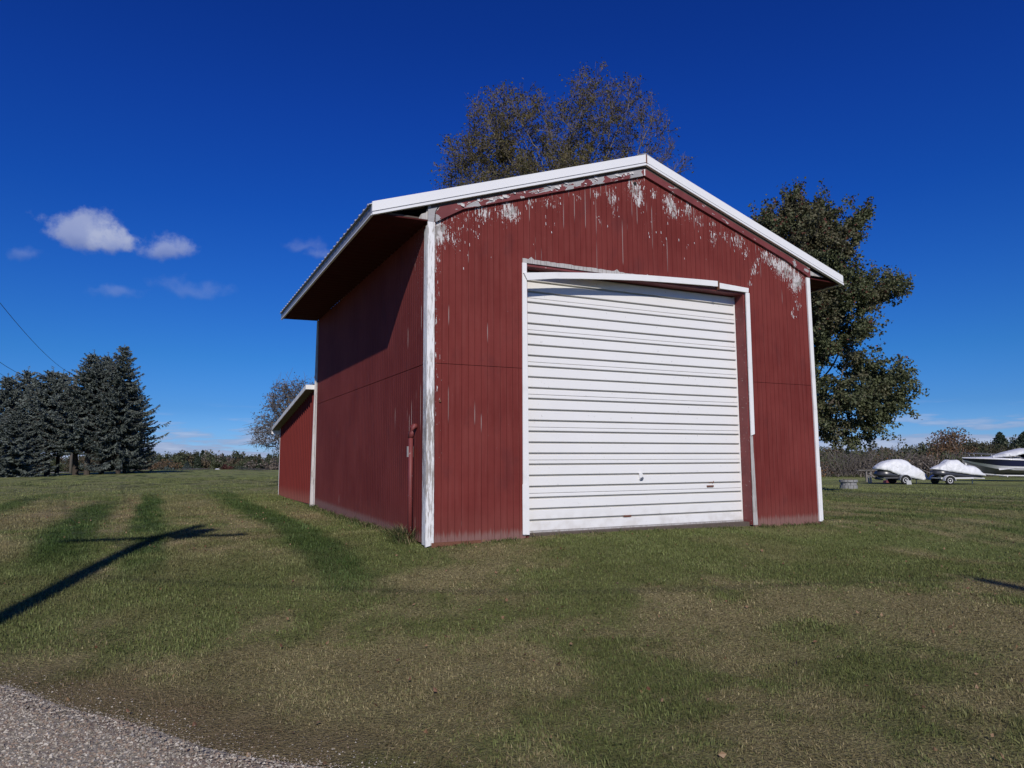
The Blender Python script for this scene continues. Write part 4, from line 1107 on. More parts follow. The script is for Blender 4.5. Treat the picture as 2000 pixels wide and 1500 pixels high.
for i in range(300):                                    # left, across the fields
    px = g_.uniform(-80, 760); D = g_.uniform(300, 390); x, y = polar(px, D); k = g_.choice(5, p=[.42, .17, .24, .16, .01]) if px > 400 else g_.choice(5, p=[.66, .16, .04, .135, .005])
    H = g_.uniform(7.6, 10) * (1.0 if px > 420 else 1.08) * (.70 if D < 325 else 1); blob_tree(wood, x, y, H, g_.uniform(3, 5.5), *PAL[k], g_, 620, .75, .55 if k == 2 else .05, k == 3, .0)
for i in range(210):
    px = g_.uniform(1450, 2500); D = g_.uniform(110, 190); x, y = polar(px, D); k = g_.choice(5, p=[.24, .2, .16, .38, .02]); H = g_.uniform(4.0, 5.6) * (D / 165) ** .8 * (1.0 + .25 * sst(1750, 1900, px))
    blob_tree(wood, x, y, H, g_.uniform(1.8, 3.2), *PAL[k], g_, 380, .45, .6 if k == 2 else .05, False, .0)
for i in range(60):
    px = g_.uniform(700, 1500); D = g_.uniform(200, 330); x, y = polar(px, D); k = g_.choice(5); blob_tree(wood, x, y, g_.uniform(6, 10), g_.uniform(3, 5), *PAL[k], g_, 200, .8, .2, k == 3, .05)
wo_ = link('woodland', wood.data('woodland', M_LEAF)); tag(wo_, 'mixed autumn woodland along the far edge of the fields', 'woodland', None, 'stuff')

br = Soup(); nS = 22000; px = g_.uniform(1380, 2450, nS); D = g_.uniform(62, 100, nS)
XY = np.array([polar(a, b) for a, b in zip(px, D)]); zg = ground(XY[:, 0], XY[:, 1]); hm = .55 + 1.0 * fbm(XY[:, 0], XY[:, 1], .12, 3, 4.)
H = g_.uniform(.4, 2.1, nS) * hm; A = np.stack([XY[:, 0], XY[:, 1], zg - .05], 1); ofs = np.stack([g_.normal(0, .55, nS), g_.normal(0, .55, nS), H], 1); up_ = g_.random(nS)[:, None] * .6
br.sticks(A + ofs * up_, A + ofs, .016, .006, barkcol(nS, g_, (.075, .062, .055), (.20, .175, .16)), 3)
q = g_.choice(nS, 30000); LP = A[q] + ofs[q] * g_.random((30000, 1)) ** .5 + g_.normal(0, .15, (30000, 3)); cn = fbm(LP[:, 0], LP[:, 1], .2, 2, 8.)
C = lerp(np.array([.06, .052, .042]), np.array([.135, .115, .09]), g_.random(30000)); C = np.where((cn > .58)[:, None], C * [.75, 1.0, .6], C); C = np.where((cn < .33)[:, None], C * [1.7, 1.0, .5], C); br.leaves(LP, .16, C, g_, .2, .7)
for i in range(150):
    px_ = g_.uniform(1400, 2450); D_ = g_.uniform(60, 98); x_, y_ = polar(px_, D_); k_ = g_.choice(4)
    cA, cB = [((.05, .045, .032), (.11, .095, .065)), ((.085, .07, .06), (.16, .135, .115)), ((.040, .050, .026), (.085, .10, .05)), ((.06, .065, .035), (.12, .125, .07))][k_]
    blob_tree(br, x_, y_, g_.uniform(1.5, 2.9), g_.uniform(1.0, 2.2), cA, cB, g_, 420, .17, .35, False, .0)
th_ = link('thicket', br.data('thicket', M_BARK)); tag(th_, 'tangled grey-brown brush behind the covered boats', 'brush', None, 'stuff')


def single(name, px, D, H, Rr, cA, cB, label, cat, seed, n_=1400, leaf=.22, conifer=False, bare=.1, group=None):
    g2 = np.random.default_rng(seed); x, y = polar(px, D); s_ = Soup(); z0 = float(ground(x, y))
    blob_tree(s_, x, y, H, Rr, cA, cB, g2, n_, leaf, bare, conifer, .03)
    me_all = Soup(); V = [v_ - np.array([x, y, z0]) for v_ in s_.V]
    crown = Soup(); crown.V = V[:1]; crown.P = s_.P[:1]; crown.N = s_.N[:1]; crown.C = s_.C[:1]; tk = Soup(); k0 = len(V[0]); tk.V = V[1:]; tk.P = [p_ - k0 for p_ in s_.P[1:]]; tk.N = s_.N[1:]; tk.C = s_.C[1:]
    return build_tree(name, (x, y, z0), [('crown', crown.data('crown', M_LEAF)), ('trunk', tk.data('trunk', M_BARK))], label, cat, group)


single('spruce_tree', 331, 210, 4.4, 1.9, (.05, .075, .07), (.11, .15, .145), 'small blue spruce standing alone before the far woods', 'tree', 1, 900, .4, True)
single('spruce_tree', 365, 230, 3.9, 2.4, (.04, .055, .05), (.08, .11, .10), 'low dark evergreen right of the small blue spruce', 'tree', 2, 900, .4, True)
single('bush', 300, 200, 4.6, 4.0, (.10, .06, .035), (.15, .10, .05), 'rust and olive bush just right of the spruce row', 'bush', 3, 900, .45)
single('bush', 440, 270, 3.8, 1.9, (.09, .030, .025), (.14, .05, .04), 'dark red bush right of the small white building', 'bush', 4, 500, .5)
single('bush', 476, 280, 4.6, 3.4, (.03, .042, .028), (.07, .085, .06), 'dark green bush at the far field edge', 'bush', 5, 500, .5)
single('oak_tree', 1880, 96, 5.7, 4.6, (.075, .06, .03), (.22, .12, .065), 'rounded orange-brown oak rising over the brush behind the speedboat', 'tree', 6, 3600, .24)
single('oak_tree', 1918, 103, 5.6, 2.9, (.045, .05, .025), (.10, .085, .045), 'dark olive oak close right of the orange-brown oak', 'tree', 7, 2200, .24)
single('evergreen_tree', 1957, 112, 6.2, 3.4, (.03, .045, .03), (.07, .095, .06), 'dark evergreen above the canvas of the speedboat', 'tree', 8, 2600, .3, True)
single('evergreen_tree', 2004, 108, 6.0, 3.8, (.03, .045, .028), (.065, .09, .055), 'dark evergreen cut by the right edge of the photo', 'tree', 9, 2600, .3, True)
single('bush', 1826, 66, 2.5, 1.9, (.16, .075, .03), (.24, .13, .06), 'orange-leaved bush between the two covered watercraft', 'bush', 10, 1300, .15)

# ------------------------------------------------------------------ utility poles and lines
m, n = mat('pole_wood'); P = n.pos(); x, y, z = n.sep(P)
n.out(n.mix(n.noise(n.comb(n.m('MULTIPLY', x, 20), n.m('MULTIPLY', y, 20), n.m('MULTIPLY', z, 1.2)), 1, 4), (.11, .095, .085), (.23, .205, .18)), .9); M_POLE = m
m, n = mat('wire'); n.out((.03, .03, .032), .6); M_WIRE = m
m, n = mat('insulator'); n.out((.35, .34, .33), .3); M_INS = m
m, n = mat('grey_transformer'); n.out((.45, .46, .47), .5); M_CAN = m
SD = SUN_TRAVEL / -SUN_TRAVEL[2]


def foot(tipx, tipy, tipz, ztop): h = ztop - tipz; return tipx - SD[0] * h, tipy - SD[1] * h


def pole(x, y, ztop, label, arms=(), can=False, r0=.17, r1=.115, yaw=0., group='utility poles'):
    z0 = float(ground(x, y)); t = empty('utility_pole', (x, y, z0), yaw); tag(t, label, 'utility pole', group); H = ztop - z0
    MB().tube([(0, 0, -.3), (0, 0, H * .5), (0, 0, H)], [r0, (r0 + r1) / 2, r1], 14).build('pole', M_POLE, t, smooth=True)
    for (zz, L) in arms:
        MB().box(-L / 2, L / 2, r1 + .0, r1 + .10, H - zz - .06, H - zz + .06).build('crossarm', M_POLE, t)
        for sx in (-1, 1):
            MB().tube([(sx * .55, r1 + .05, H - zz - .06), (0, r1 + .02, H - zz - .55)], .018, 5).build('brace', M_STEEL, t)
            for q_ in (.46, .30): MB().lathe([(.02, 0), (.045, .04), (.03, .07), (.05, .10), (.02, .15)], 8, (sx * L * q_, r1 + .05, H - zz + .06)).build('insulator', M_INS, t)
    MB().lathe([(.02, 0), (.05, .05), (.03, .1), (.05, .14), (.02, .2)], 8, (0, 0, H)).build('insulator', M_INS, t)
    if can: MB().lathe([(.15, -.35), (.20, -.33), (.20, .33), (.17, .38), (.05, .42)], 14, (.30, -.12, H - .75)).build('transformer', M_CAN, t, smooth=False)
    return t, z0


ZT1 = 9.5
ax, ay = foot(-2.60, 4.05, .02, ZT1)
pole(ax, ay, ZT1, 'wooden utility pole with one crossarm whose shadow falls on the lawn', [(1.22, 2.44)], True, yaw=-.16)
bx, by = foot(5.15, -4.2, -.27, 9.2)
pole(bx, by, 9.2, 'plain wooden utility pole carrying only the thick cable', [], False)
fb = at(139, 905, 76)
zt = float(at(137, 726, 74)[2])
pole(float(fb[0]), float(fb[1]), zt, 'distant utility pole whose crossarm shows above the spruces', [(.25, 2.6)], False, yaw=-.03)


def line(A, B, sag, r, label, n_=28, group='overhead lines'):
    A = np.array(A, float); B = np.array(B, float); pts = []
    for i in range(n_ + 1):
        t = i / n_; p = A * (1 - t) + B * t; p[2] -= sag * 4 * t * (1 - t); pts.append(p - A)
    o = MB().tube(pts, r, 6).build('power_line', M_WIRE, None, smooth=True); o.location = tuple(A); tag(o, label, 'power line', group); return o


ux, uy = math.cos(-.16), math.sin(-.16)
zA = ZT1 - 1.22 + .22
line((ax, ay + .15, zA), (fb[0] + 1.2, fb[1], zt - .1), 2.3, .011, 'uppermost overhead wire running to the pole behind the spruces')
line((ax - ux * 1.1, ay - uy * 1.1 + .15, zA), (fb[0] - 1.2, fb[1], zt - .1), 3.1, .012, 'middle overhead wire at the left edge of the sky')
line((ax - ux * 1.15, ay - uy * 1.15, ZT1 - 1.3), (fb[0] - .6, fb[1], zt - .9), 3.3, .008, 'lowest and faintest overhead wire at the left edge of the sky')
line((ax + .1, ay, ZT1 - 2.75), (bx, by, 9.2 + .12), .5, .012, 'thick cable strung between the two near poles')

# ------------------------------------------------------------------ covered watercraft and trailers
m, n = mat('white_tarpaulin'); P = n.pos()
c = n.mix(n.noise(P, 3, 4), (.62, .63, .65), (.80, .81, .82)); n.out(c, .5, n.bump(n.noise(P, 2.0, 2, .5, 1.6), .6, .10)); M_TARP = m
m, n = mat('dark_hull'); n.out((.035, .037, .045), .3); M_DHULL = m
m, n = mat('navy_gelcoat'); n.out((.012, .016, .055), .18, spec=.6); M_NAVY = m
m, n = mat('white_gelcoat'); n.out((.74, .74, .75), .22, spec=.6); M_GEL = m
m, n = mat('grey_bottom_paint'); n.out(n.mix(n.noise(n.pos(), 3, 3), (.13, .13, .135), (.20, .20, .205)), .7, spec=.2); M_BOT = m
m, n = mat('grey_side_gelcoat'); n.out((.66, .66, .67), .35); M_SIDE = m
m, n = mat('tyre_rubber'); n.out((.018, .018, .018), .85); M_TYRE = m
m, n = mat('white_trailer_paint'); n.out((.68, .68, .69), .4); M_TRL = m
m, n = mat('dark_trailer_paint'); n.out((.07, .07, .075), .5); M_TRD = m
m, n = mat('tinted_glass'); n.out((.01, .012, .015), .08, spec=.8); M_GLASS = m
YAWB = math.atan2(RH[1], RH[0])


def interp(tab, x):
    xs = [p_[0] for p_ in tab]; ys = [p_[1] for p_ in tab]; return np.interp(x, xs, ys)


def shell(top, bot, width, x0, x1, n_=46, k=18, wr=.035, seed=0, power=.55, zsharp=None):
    """closed drape: at each station an arch from the lower hem over the crown"""
    g2 = np.random.default_rng(seed); V = []; xs = np.linspace(x0, x1, n_)
    for xx in xs:
        zt_, zb_ = float(interp(top, xx)), float(interp(bot, xx)); zt_ = max(zt_, zb_ + .03); hw = float(interp(width, xx)) / 2
        for j in range(k):
            a = math.pi * j / (k - 1); cy = math.cos(a); sy = math.sin(a)
            yy = hw * math.copysign(abs(cy) ** power, cy); zz = zb_ + (zt_ - zb_) * sy ** .9
            f = wr * (vnoise(np.array([xx * 4 + yy * 3 + seed]), np.array([zz * 5 - xx * 3]))[0] - .5) * 2 + wr * .7 * (vnoise(np.array([xx * 11 + seed]), np.array([zz * 9 + yy * 4]))[0] - .5)
            V.append((xx, yy + f * cy * 1.2, zz + f * sy * 1.0))
    F = [(i * k + j, i * k + j + 1, (i + 1) * k + j + 1, (i + 1) * k + j) for i in range(n_ - 1) for j in range(k - 1)]
    F += [(i * k + k - 1, i * k, (i + 1) * k, (i + 1) * k + k - 1) for i in range(n_ - 1)]
    F += [tuple(range(k - 1, -1, -1)), tuple((n_ - 1) * k + j for j in range(k))]
    return MB().add(V, F)


def wheel(parent, x, y, r=.26, w_=.17):
    t = empty('wheel', (x, y, r)); t.parent = parent
    MB().lathe([(r * .62, -w_ / 2), (r * .9, -w_ / 2), (r, -w_ * .3), (r, w_ * .3), (r * .9, w_ / 2), (r * .62, w_ / 2)], 24, (0, 0, 0), 'y').build('tyre', M_TYRE, t, smooth=True)
    s_ = -1 if y < 0 else 1
    MB().lathe([(r * .60, s_ * w_ * .2), (r * .615, s_ * w_ * .52), (r * .50, s_ * w_ * .50), (r * .44, s_ * w_ * .30), (r * .2, s_ * w_ * .36), (r * .16, s_ * w_ * .55), (.02, s_ * w_ * .58)], 20, (0, 0, 0), 'y').build('rim', M_TRL, t)
    return t


def trailer(px, D, label, m_frame, L, xw, m_fender, tilt=0., bunk_z=.55, wr=.26, tw=.75, yaw=YAWB):
    b = at(px, 905, D); z0 = float(ground(b[0], b[1])); t = empty('boat_trailer', (b[0], b[1], z0), yaw); tag(t, label, 'trailer', 'boat trailers parked before the brush')
    zf = wr + .10
    for s_ in (-1, 1):
        MB().hexa([(.25, s_ * .5 - .03, zf), (L * .72, s_ * .5 - .03, zf), (L * .72, s_ * .5 + .03, zf), (.25, s_ * .5 + .03, zf), (.25, s_ * .5 - .03, zf + .08), (L * .72, s_ * .5 - .03, zf + .08), (L * .72, s_ * .5 + .03, zf + .08), (.25, s_ * .5 + .03, zf + .08)]).build('frame_rail', m_frame, t)
        MB().tube([(L * .72, s_ * .5, zf + .04), (L + .1, s_ * .05, zf - .0)], .035, 6).build('tongue', m_frame, t)
        wheel(t, xw, s_ * tw, wr)
        V = []; F = []
        for i in range(11):
            a = math.pi * (i / 10) ; V += [(xw - math.cos(a) * (wr + .09), s_ * tw - .12, wr + math.sin(a) * (wr + .09) * .95), (xw - math.cos(a) * (wr + .09), s_ * tw + .12, wr + math.sin(a) * (wr + .09) * .95),
                                            (xw - math.cos(a) * (wr + .065), s_ * tw - .12, wr + math.sin(a) * (wr + .065) * .95), (xw - math.cos(a) * (wr + .065), s_ * tw + .12, wr + math.sin(a) * (wr + .065) * .95)]
        for i in range(10): a = 4 * i; F += [(a, a + 4, a + 5, a + 1), (a + 2, a + 3, a + 7, a + 6), (a, a + 2, a + 6, a + 4), (a + 1, a + 5, a + 7, a + 3)]
        F += [(0, 1, 3, 2), (40, 42, 43, 41)]
        MB().add(V, F).build('fender', m_fender, t)
        MB().box(.3, L * .7, s_ * .28 - .04, s_ * .28 + .04, bunk_z, bunk_z + .06).build('bunk', M_TRD, t)
        for xx in (.6, L * .6): MB().box(xx, xx + .05, s_ * .28 - .03, s_ * .28 + .03, zf + .081, bunk_z - .001).build('bunk_post', m_frame, t)
    MB().box(xw - .03, xw + .03, -tw + .09, tw - .09, wr - .03, wr + .03).build('axle', M_TRD, t)
    for xx in (.3, L * .45, L * .68): MB().box(xx, xx + .06, -.469, .469, zf + .005, zf + .075).build('cross_member', m_frame, t)
    MB().box(L * .9, L * .9 + .05, -.03, .03, zf + .06, zf + .55).build('winch_post', m_frame, t)
    MB().tube([(L * .82, .12, zf), (L * .82, .12, .04)], .03, 8).build('jack', M_STEEL, t)
    return t, b, z0


# nearer-left covered watercraft
t1, b1, z1 = trailer(1708, 45, 'dark trailer with white wheel under the left covered watercraft', M_TRD, 3.2, 1.45, M_FASCIA, bunk_z=.46, wr=.27)
o = shell([(.05, .75), (.3, .95), (1.0, 1.0), (2.2, .85), (3.1, .5)], [(.05, .55), (1.0, .42), (2.2, .30), (3.1, .26)], [(.05, .6), (.5, 1.0), (2.2, 1.05), (3.15, .4)], .05, 3.1, 20, 12, 0).build('personal_watercraft', M_DHULL, None, True)
o.location = (b1[0], b1[1], z1); o.rotation_euler = (0, 0, YAWB); tag(o, 'dark hull showing under the left white cover', 'watercraft', 'covered personal watercraft')
o = shell([(-.03, 1.02), (.02, 1.12), (.25, 1.28), (.55, 1.42), (.9, 1.49), (1.35, 1.57), (1.7, 1.53), (1.95, 1.45), (2.12, 1.24), (2.4, 1.10), (2.66, .98), (2.95, .76), (3.19, .46), (3.24, .34)],
          [(-.03, .98), (.18, .93), (.64, .85), (1.0, .68), (1.35, .52), (2.1, .38), (2.77, .26), (3.24, .26)], [(-.03, .5), (.2, .9), (.8, 1.18), (2.0, 1.22), (2.8, .95), (3.24, .45)], -.03, 3.24, 70, 26, .034, 3).build('tarpaulin', M_TARP, None, True)
o.location = (b1[0], b1[1], z1); o.rotation_euler = (0, 0, YAWB); tag(o, 'crumpled white cover with the tall hump, left of the two watercraft', 'cover', 'white covers over the watercraft')

t2, b2, z2 = trailer(1818, 44, 'white trailer with white fender under the right covered watercraft', M_TRL, 3.1, .62, M_TRL, bunk_z=.50, wr=.25)
o = shell([(.02, .85), (.4, .98), (1.2, .95), (2.4, .75), (3.0, .55)], [(.02, .62), (1.0, .50), (2.2, .40), (3.05, .42)], [(.02, .5), (.5, .95), (2.2, 1.0), (3.05, .4)], .02, 3.0, 20, 12, 0).build('personal_watercraft', M_DHULL, None, True)
o.location = (b2[0], b2[1], z2); o.rotation_euler = (0, 0, YAWB); tag(o, 'dark hull showing under the right white cover', 'watercraft', 'covered personal watercraft')
o = shell([(0, .98), (.3, 1.10), (.62, 1.24), (.85, 1.42), (.97, 1.50), (1.58, 1.48), (1.8, 1.28), (2.1, 1.13), (2.45, 1.13), (2.62, 1.05), (2.8, .9), (3.19, .60), (3.22, .55)],
          [(0, .95), (.5, .86), (.97, .77), (1.8, .66), (2.25, .58), (2.9, .54), (3.22, .53)], [(0, .35), (.4, .85), (1.0, 1.1), (2.2, 1.15), (2.8, .9), (3.22, .4)], 0, 3.22, 70, 26, .024, 11).build('tarpaulin', M_TARP, None, True)
o.location = (b2[0], b2[1], z2); o.rotation_euler = (0, 0, YAWB); tag(o, 'smooth white cover with a square hump, right of the two watercraft', 'cover', 'white covers over the watercraft')

# speedboat on its long trailer
YB = YAWB - rad(16)
bb = at(1880, 905, 50); zb_ = float(ground(bb[0], bb[1]))
boat = empty('speedboat', (bb[0], bb[1], zb_ + .02), YB); tag(boat, 'white and navy speedboat with bow rail and white canvas, cut by right edge', 'boat')
BLn = 6.8


def station(x):
    f = min(x / 2.6, 1.0); hw = 1.22 * (math.sin(f * math.pi / 2) ** .75) + .02
    gun = 1.56 - .05 * x if x < 4 else 1.36 - .015 * (x - 4)
    keel = 1.40 - 1.05 * min(1, (x + .02) / 1.9) ** .55 if x < 1.9 else .35 - .01 * (x - 1.9)
    chine_w = hw * (.15 + .72 * f); chine_z = keel + (gun - keel) * (.52 - .14 * f)
    return hw, gun, keel, chine_w, chine_z


def hull_strip(levels, name, m_, n_=34):
    V = []; F = []; k = len(levels)
    xs = np.concatenate([np.linspace(0, 1, 14) ** 1.5 * 2.0, np.linspace(2.2, BLn, n_ - 14)])
    for x in xs:
        row = [levels[i](x) for i in range(k)]
        for (yy, zz) in row: V.append((x, -yy, zz))
        for (yy, zz) in row: V.append((x, yy, zz))
    for i in range(len(xs) - 1):
        for j in range(k - 1):
            a = i * 2 * k + j; F.append((a, a + 2 * k, a + 2 * k + 1, a + 1)); a += k; F.append((a, a + 1, a + 2 * k + 1, a + 2 * k))
    e = (len(xs) - 1) * 2 * k; F.append(tuple([e + j for j in range(k)] + [e + k + j for j in range(k - 1, -1, -1)]))
    MB().add(V, F).build(name, m_, boat, True)


def L_k(x): return (.01, station(x)[2])
def L_c(x): return (station(x)[3], station(x)[4])
def L_c2(x): s_ = station(x); return (s_[3] + .02 * min(x, 1), s_[4] + .02)
def L_m(x): s_ = station(x); f = .36; return (s_[3] + (s_[0] - s_[3]) * f, s_[4] + (s_[1] - s_[4]) * f)
def L_n(x): s_ = station(x); f = .98; return (s_[3] + (s_[0] - s_[3]) * f, s_[4] + (s_[1] - s_[4]) * f)
def L_g(x): s_ = station(x); return (s_[0] + .03, s_[1])
def L_g2(x): s_ = station(x); return (s_[0] - .02, s_[1] + .04 + .02 * math.sin(min(x / 3, 1) * 3.14))
def L_d(x): s_ = station(x); return (.02, s_[1] + .07 + .14 * math.sin(min(x / 3.0, 1) * math.pi / 2))


hull_strip([L_k, L_c], 'hull_bottom', M_BOT)
hull_strip([L_c, L_m], 'hull_side', M_SIDE)
hull_strip([L_m, L_n], 'navy_band', M_NAVY)
hull_strip([L_n, L_g, L_g2, L_d], 'deck', M_GEL)
V = []
for s_ in (-1, 1):
    q = []
    for x in np.linspace(1.9, BLn, 12):
        c0 = L_c2(x); m0 = L_m(x); f = min(1, (x - 1.9) / .9); q.append((x, s_ * (c0[0] * (1 - .05) + .06), c0[1] + .03, s_ * (m0[0] + .035), m0[1] - (.18 * (1 - f)) - .12))
    V = []; F = []
    for (x, y0_, z0_, y1_, z1_) in q: V += [(x, y0_, z0_), (x, y1_, z1_)]
    for i in range(len(q) - 1): a = 2 * i; F.append((a, a + 2, a + 3, a + 1) if s_ < 0 else (a, a + 1, a + 3, a + 2))
    MB().add(V, F).build('white_side_stripe', M_GEL, boat)
    MB().tube([(.05, s_ * .05, 1.93), (1.0, s_ * .80, 1.90), (2.2, s_ * 1.10, 1.80), (3.1, s_ * 1.18, 1.62), (3.3, s_ * 1.18, 1.47)], .016, 6).build('bow_rail', M_STEEL, boat, True)
    for x in (.55, 1.45, 2.5):
        h_ = station(x); MB().tube([(x + .14, s_ * (h_[0] - .05), h_[1] + .04), (x, s_ * min(h_[0] - .02, 1.12), 1.93 - .05 * x)], .016, 6).build('rail_post', M_STEEL, boat, True)
    MB().add([(3.2, s_ * 1.0, 1.50), (4.6, s_ * 1.12, 1.48), (4.4, s_ * .98, 1.84), (3.9, s_ * .90, 1.80)], [(0, 1, 2, 3) if s_ < 0 else (3, 2, 1, 0)]).build('side_window', M_GLASS, boat)
shell([(1.7, 1.68), (2.2, 1.85), (2.9, 2.06), (3.6, 2.22), (4.1, 2.20), (4.6, 2.0), (5.4, 1.74), (6.4, 1.58)], [(1.7, 1.60), (2.9, 1.68), (3.5, 1.86), (4.0, 1.90), (4.6, 1.62), (6.4, 1.42)],
      [(1.7, .7), (2.4, 1.7), (3.6, 1.95), (5, 2.2), (6.4, 2.25)], 1.7, 6.4, 60, 22, .022, 21).build('canvas_cover', M_TARP, boat, True)
MB().tube([(BLn + .0, 0, 1.3), (BLn + .35, 0, 1.3), (BLn + .35, 0, .6)], .16, 10).build('outboard_motor', M_DHULL, boat, True)
t3 = empty('boat_trailer', (bb[0], bb[1], zb_), YB); tag(t3, 'long white trailer beneath the speedboat', 'trailer', 'boat trailers parked before the brush')
for s_ in (-1, 1):
    MB().tube([(.9, 0, .52), (2.2, s_ * .7, .40), (BLn - .2, s_ * .8, .34)], .045, 6).build('frame_rail', M_TRL, t3)
    for xw in (4.6, 5.35): wheel(t3, xw, s_ * 1.12, .32)
    MB().box(2.3, 6.2, s_ * .45 - .05, s_ * .45 + .05, .385, .46).build('bunk', M_TRD, t3)
MB().tube([(-.9, 0, .50), (.9, 0, .52)], .05, 6).build('tongue', M_TRL, t3)
MB().box(.15, .25, -.04, .04, .57, 1.25).build('winch_post', M_TRL, t3)
MB().tube([(-.5, .1, .55), (-.5, .1, .02)], .03, 8).build('jack', M_STEEL, t3)
for xx in (2.4, 4.0, 5.9): MB().box(xx, xx + .07, -.72, .72, .30, .37).build('cross_member', M_TRL, t3)
for xw in (4.6, 5.35): MB().box(xw - .03, xw + .03, -1.0, 1.0, .26, .295).build('axle', M_TRD, t3)

# ---- round stone planter ring left of the boats
m, n = mat('old_stone_ring'); P = n.pos(); n.out(n.mix(n.noise(P, 14, 4), (.16, .16, .165), (.34, .34, .35)), .9, n.bump(n.noise(P, 30, 3), .4, .02)); M_STONE = m
b = at(1655, 905, 34); z0 = float(ground(b[0], b[1])); t = empty('stone_planter', (b[0], b[1], z0)); tag(t, 'round grey stone-sided planter with dead plants on the grass', 'planter')
for ring, (zz, h_, rr) in enumerate(((0, .16, .38), (.165, .15, .35), (.32, .10, .40))):
    for k in range(10):
        a0 = 2 * math.pi * (k + .5 * ring) / 10 + .02; a1 = a0 + 2 * math.pi / 10 - .05; V = []
        for (z_, ) in ((zz,), (zz + h_,)):
            for (r_, a_) in ((rr - .10, a0), (rr, a0), (rr + .01, (a0 + a1) / 2), (rr, a1), (rr - .10, a1)): V.append((r_ * math.cos(a_), r_ * math.sin(a_), z_))
        F = [(4, 3, 2, 1, 0), (5, 6, 7, 8, 9)] + [(i, (i + 1) % 5, (i + 1) % 5 + 5, i + 5) for i in range(5)]
        MB().add(V, F).build('stone', M_STONE, t)
MB().lathe([(.25, .0), (.25, .36)], 16).build('soil', M_TIMBER, t)
s_ = Soup(); g2 = np.random.default_rng(5); a = g2.random(140) * 6.28; r_ = .28 * np.sqrt(g2.random(140)); A0 = np.stack([r_ * np.cos(a), r_ * np.sin(a), np.full(140, .36)], 1)
s_.sticks(A0, A0 + np.stack([g2.normal(0, .06, 140), g2.normal(0, .06, 140), g2.uniform(.04, .12, 140)], 1), .005, .003, barkcol(140, g2, (.12, .09, .06), (.3, .25, .18)), 3)
o = link('dead_stems', s_.data('dead_stems', M_BARK), t); o['kind'] = 'stuff'

# ---- old picnic-bench wreck and posts left of the first watercraft
m, n = mat('grey_driftwood'); P = n.pos(); n.out(n.mix(n.noise(P, 12, 4), (.10, .09, .08), (.30, .28, .26)), .9); M_GREYW = m
b = at(1692, 905, 50); z0 = float(ground(b[0], b[1])); t = empty('wooden_bench', (b[0], b[1], z0), YAWB); tag(t, 'weathered grey bench beside the left covered watercraft', 'bench')
MB().box(-.65, .75, -.16, -.02, .78, .82).build('seat', M_GREYW, t); MB().box(-.65, .75, .0, .14, .78, .82).build('seat', M_GREYW, t)
for xx in (-.05, .25): MB().box(xx - .045, xx + .045, -.06, .04, -.05, .779).build('leg', M_GREYW, t)
MB().box(-.1, .3, -.05, .03, .38, .44).build('stretcher', M_GREYW, t)
b = at(1697, 905, 47); z0 = float(ground(b[0], b[1])); o = MB().prism([(-.10, -.05), (.10, -.05), (.10, .42), (.05, .42), (.05, .05), (-.05, .05), (-.05, .42), (-.10, .42)], 1, -.05, .05).build('concrete_block', M_INS)
o.location = (b[0], b[1], z0); o.rotation_euler = (0, 0, YAWB); tag(o, 'pale U-shaped concrete block standing in front of the grey bench', 'block')
b = at(1735, 905, 47.5); z0 = float(ground(b[0], b[1])); o = MB().prism([(-.34, 0), (.36, 0), (.33, .16), (.05, .20), (-.30, .13)], 1, -.2, .2).build('red_crate', M_RED2); o.location = (b[0], b[1], z0); o.rotation_euler = (0, 0, YAWB)
tag(o, 'red crate on the ground behind the white trailer wheel', 'crate')
b = at(1771, 905, 44.2); z0 = float(ground(b[0], b[1])); o = MB().prism([(-.14, 0), (.16, 0), (.13, .24), (-.16, .26)], 1, -.12, .12).build('cooler_box', M_CAN); o.location = (b[0], b[1], z0); o.rotation_euler = (0, 0, YAWB)
tag(o, 'pale blue-grey box on the grass under the left watercraft', 'box')
b = at(1712, 905, 47); z0 = float(ground(b[0], b[1])); o = MB().tube([(-.55, 0, .62), (-.1, 0, .28), (.35, 0, .22)], [.05, .07, .04], 8).build('log', M_GREYW); o.location = (b[0], b[1], z0); o.rotation_euler = (0, 0, YAWB)
tag(o, 'pale broken log slanting behind the left trailer', 'log')

# ---- small white building far across the field
m, n = mat('white_siding'); n.out((.70, .71, .72), .5); M_WH = m
x, y = polar(425, 245); z0 = float(ground(x, y)); t = empty('farm_shed', (x, y, z0 + .25), .4); t.scale = (.5, .5, .62); tag(t, 'small bright white shed at the foot of the far woods', 'shed')
MB().box(-2.0, 2.0, -1.8, 1.8, 0, 2.1).build('wall', M_WH, t)
MB().prism([(-2.25, 2.05), (2.25, 2.05), (0, 3.4)], 1, -1.95, 1.95).build('roof', M_WH, t)
MB().box(-.6, .6, -1.83, -1.801, 0, 1.7).build('door', M_FASCIA, t)

# ------------------------------------------------------------------ small ground things
# weeds by the barn corner
wd = Soup(); g2 = np.random.default_rng(12)


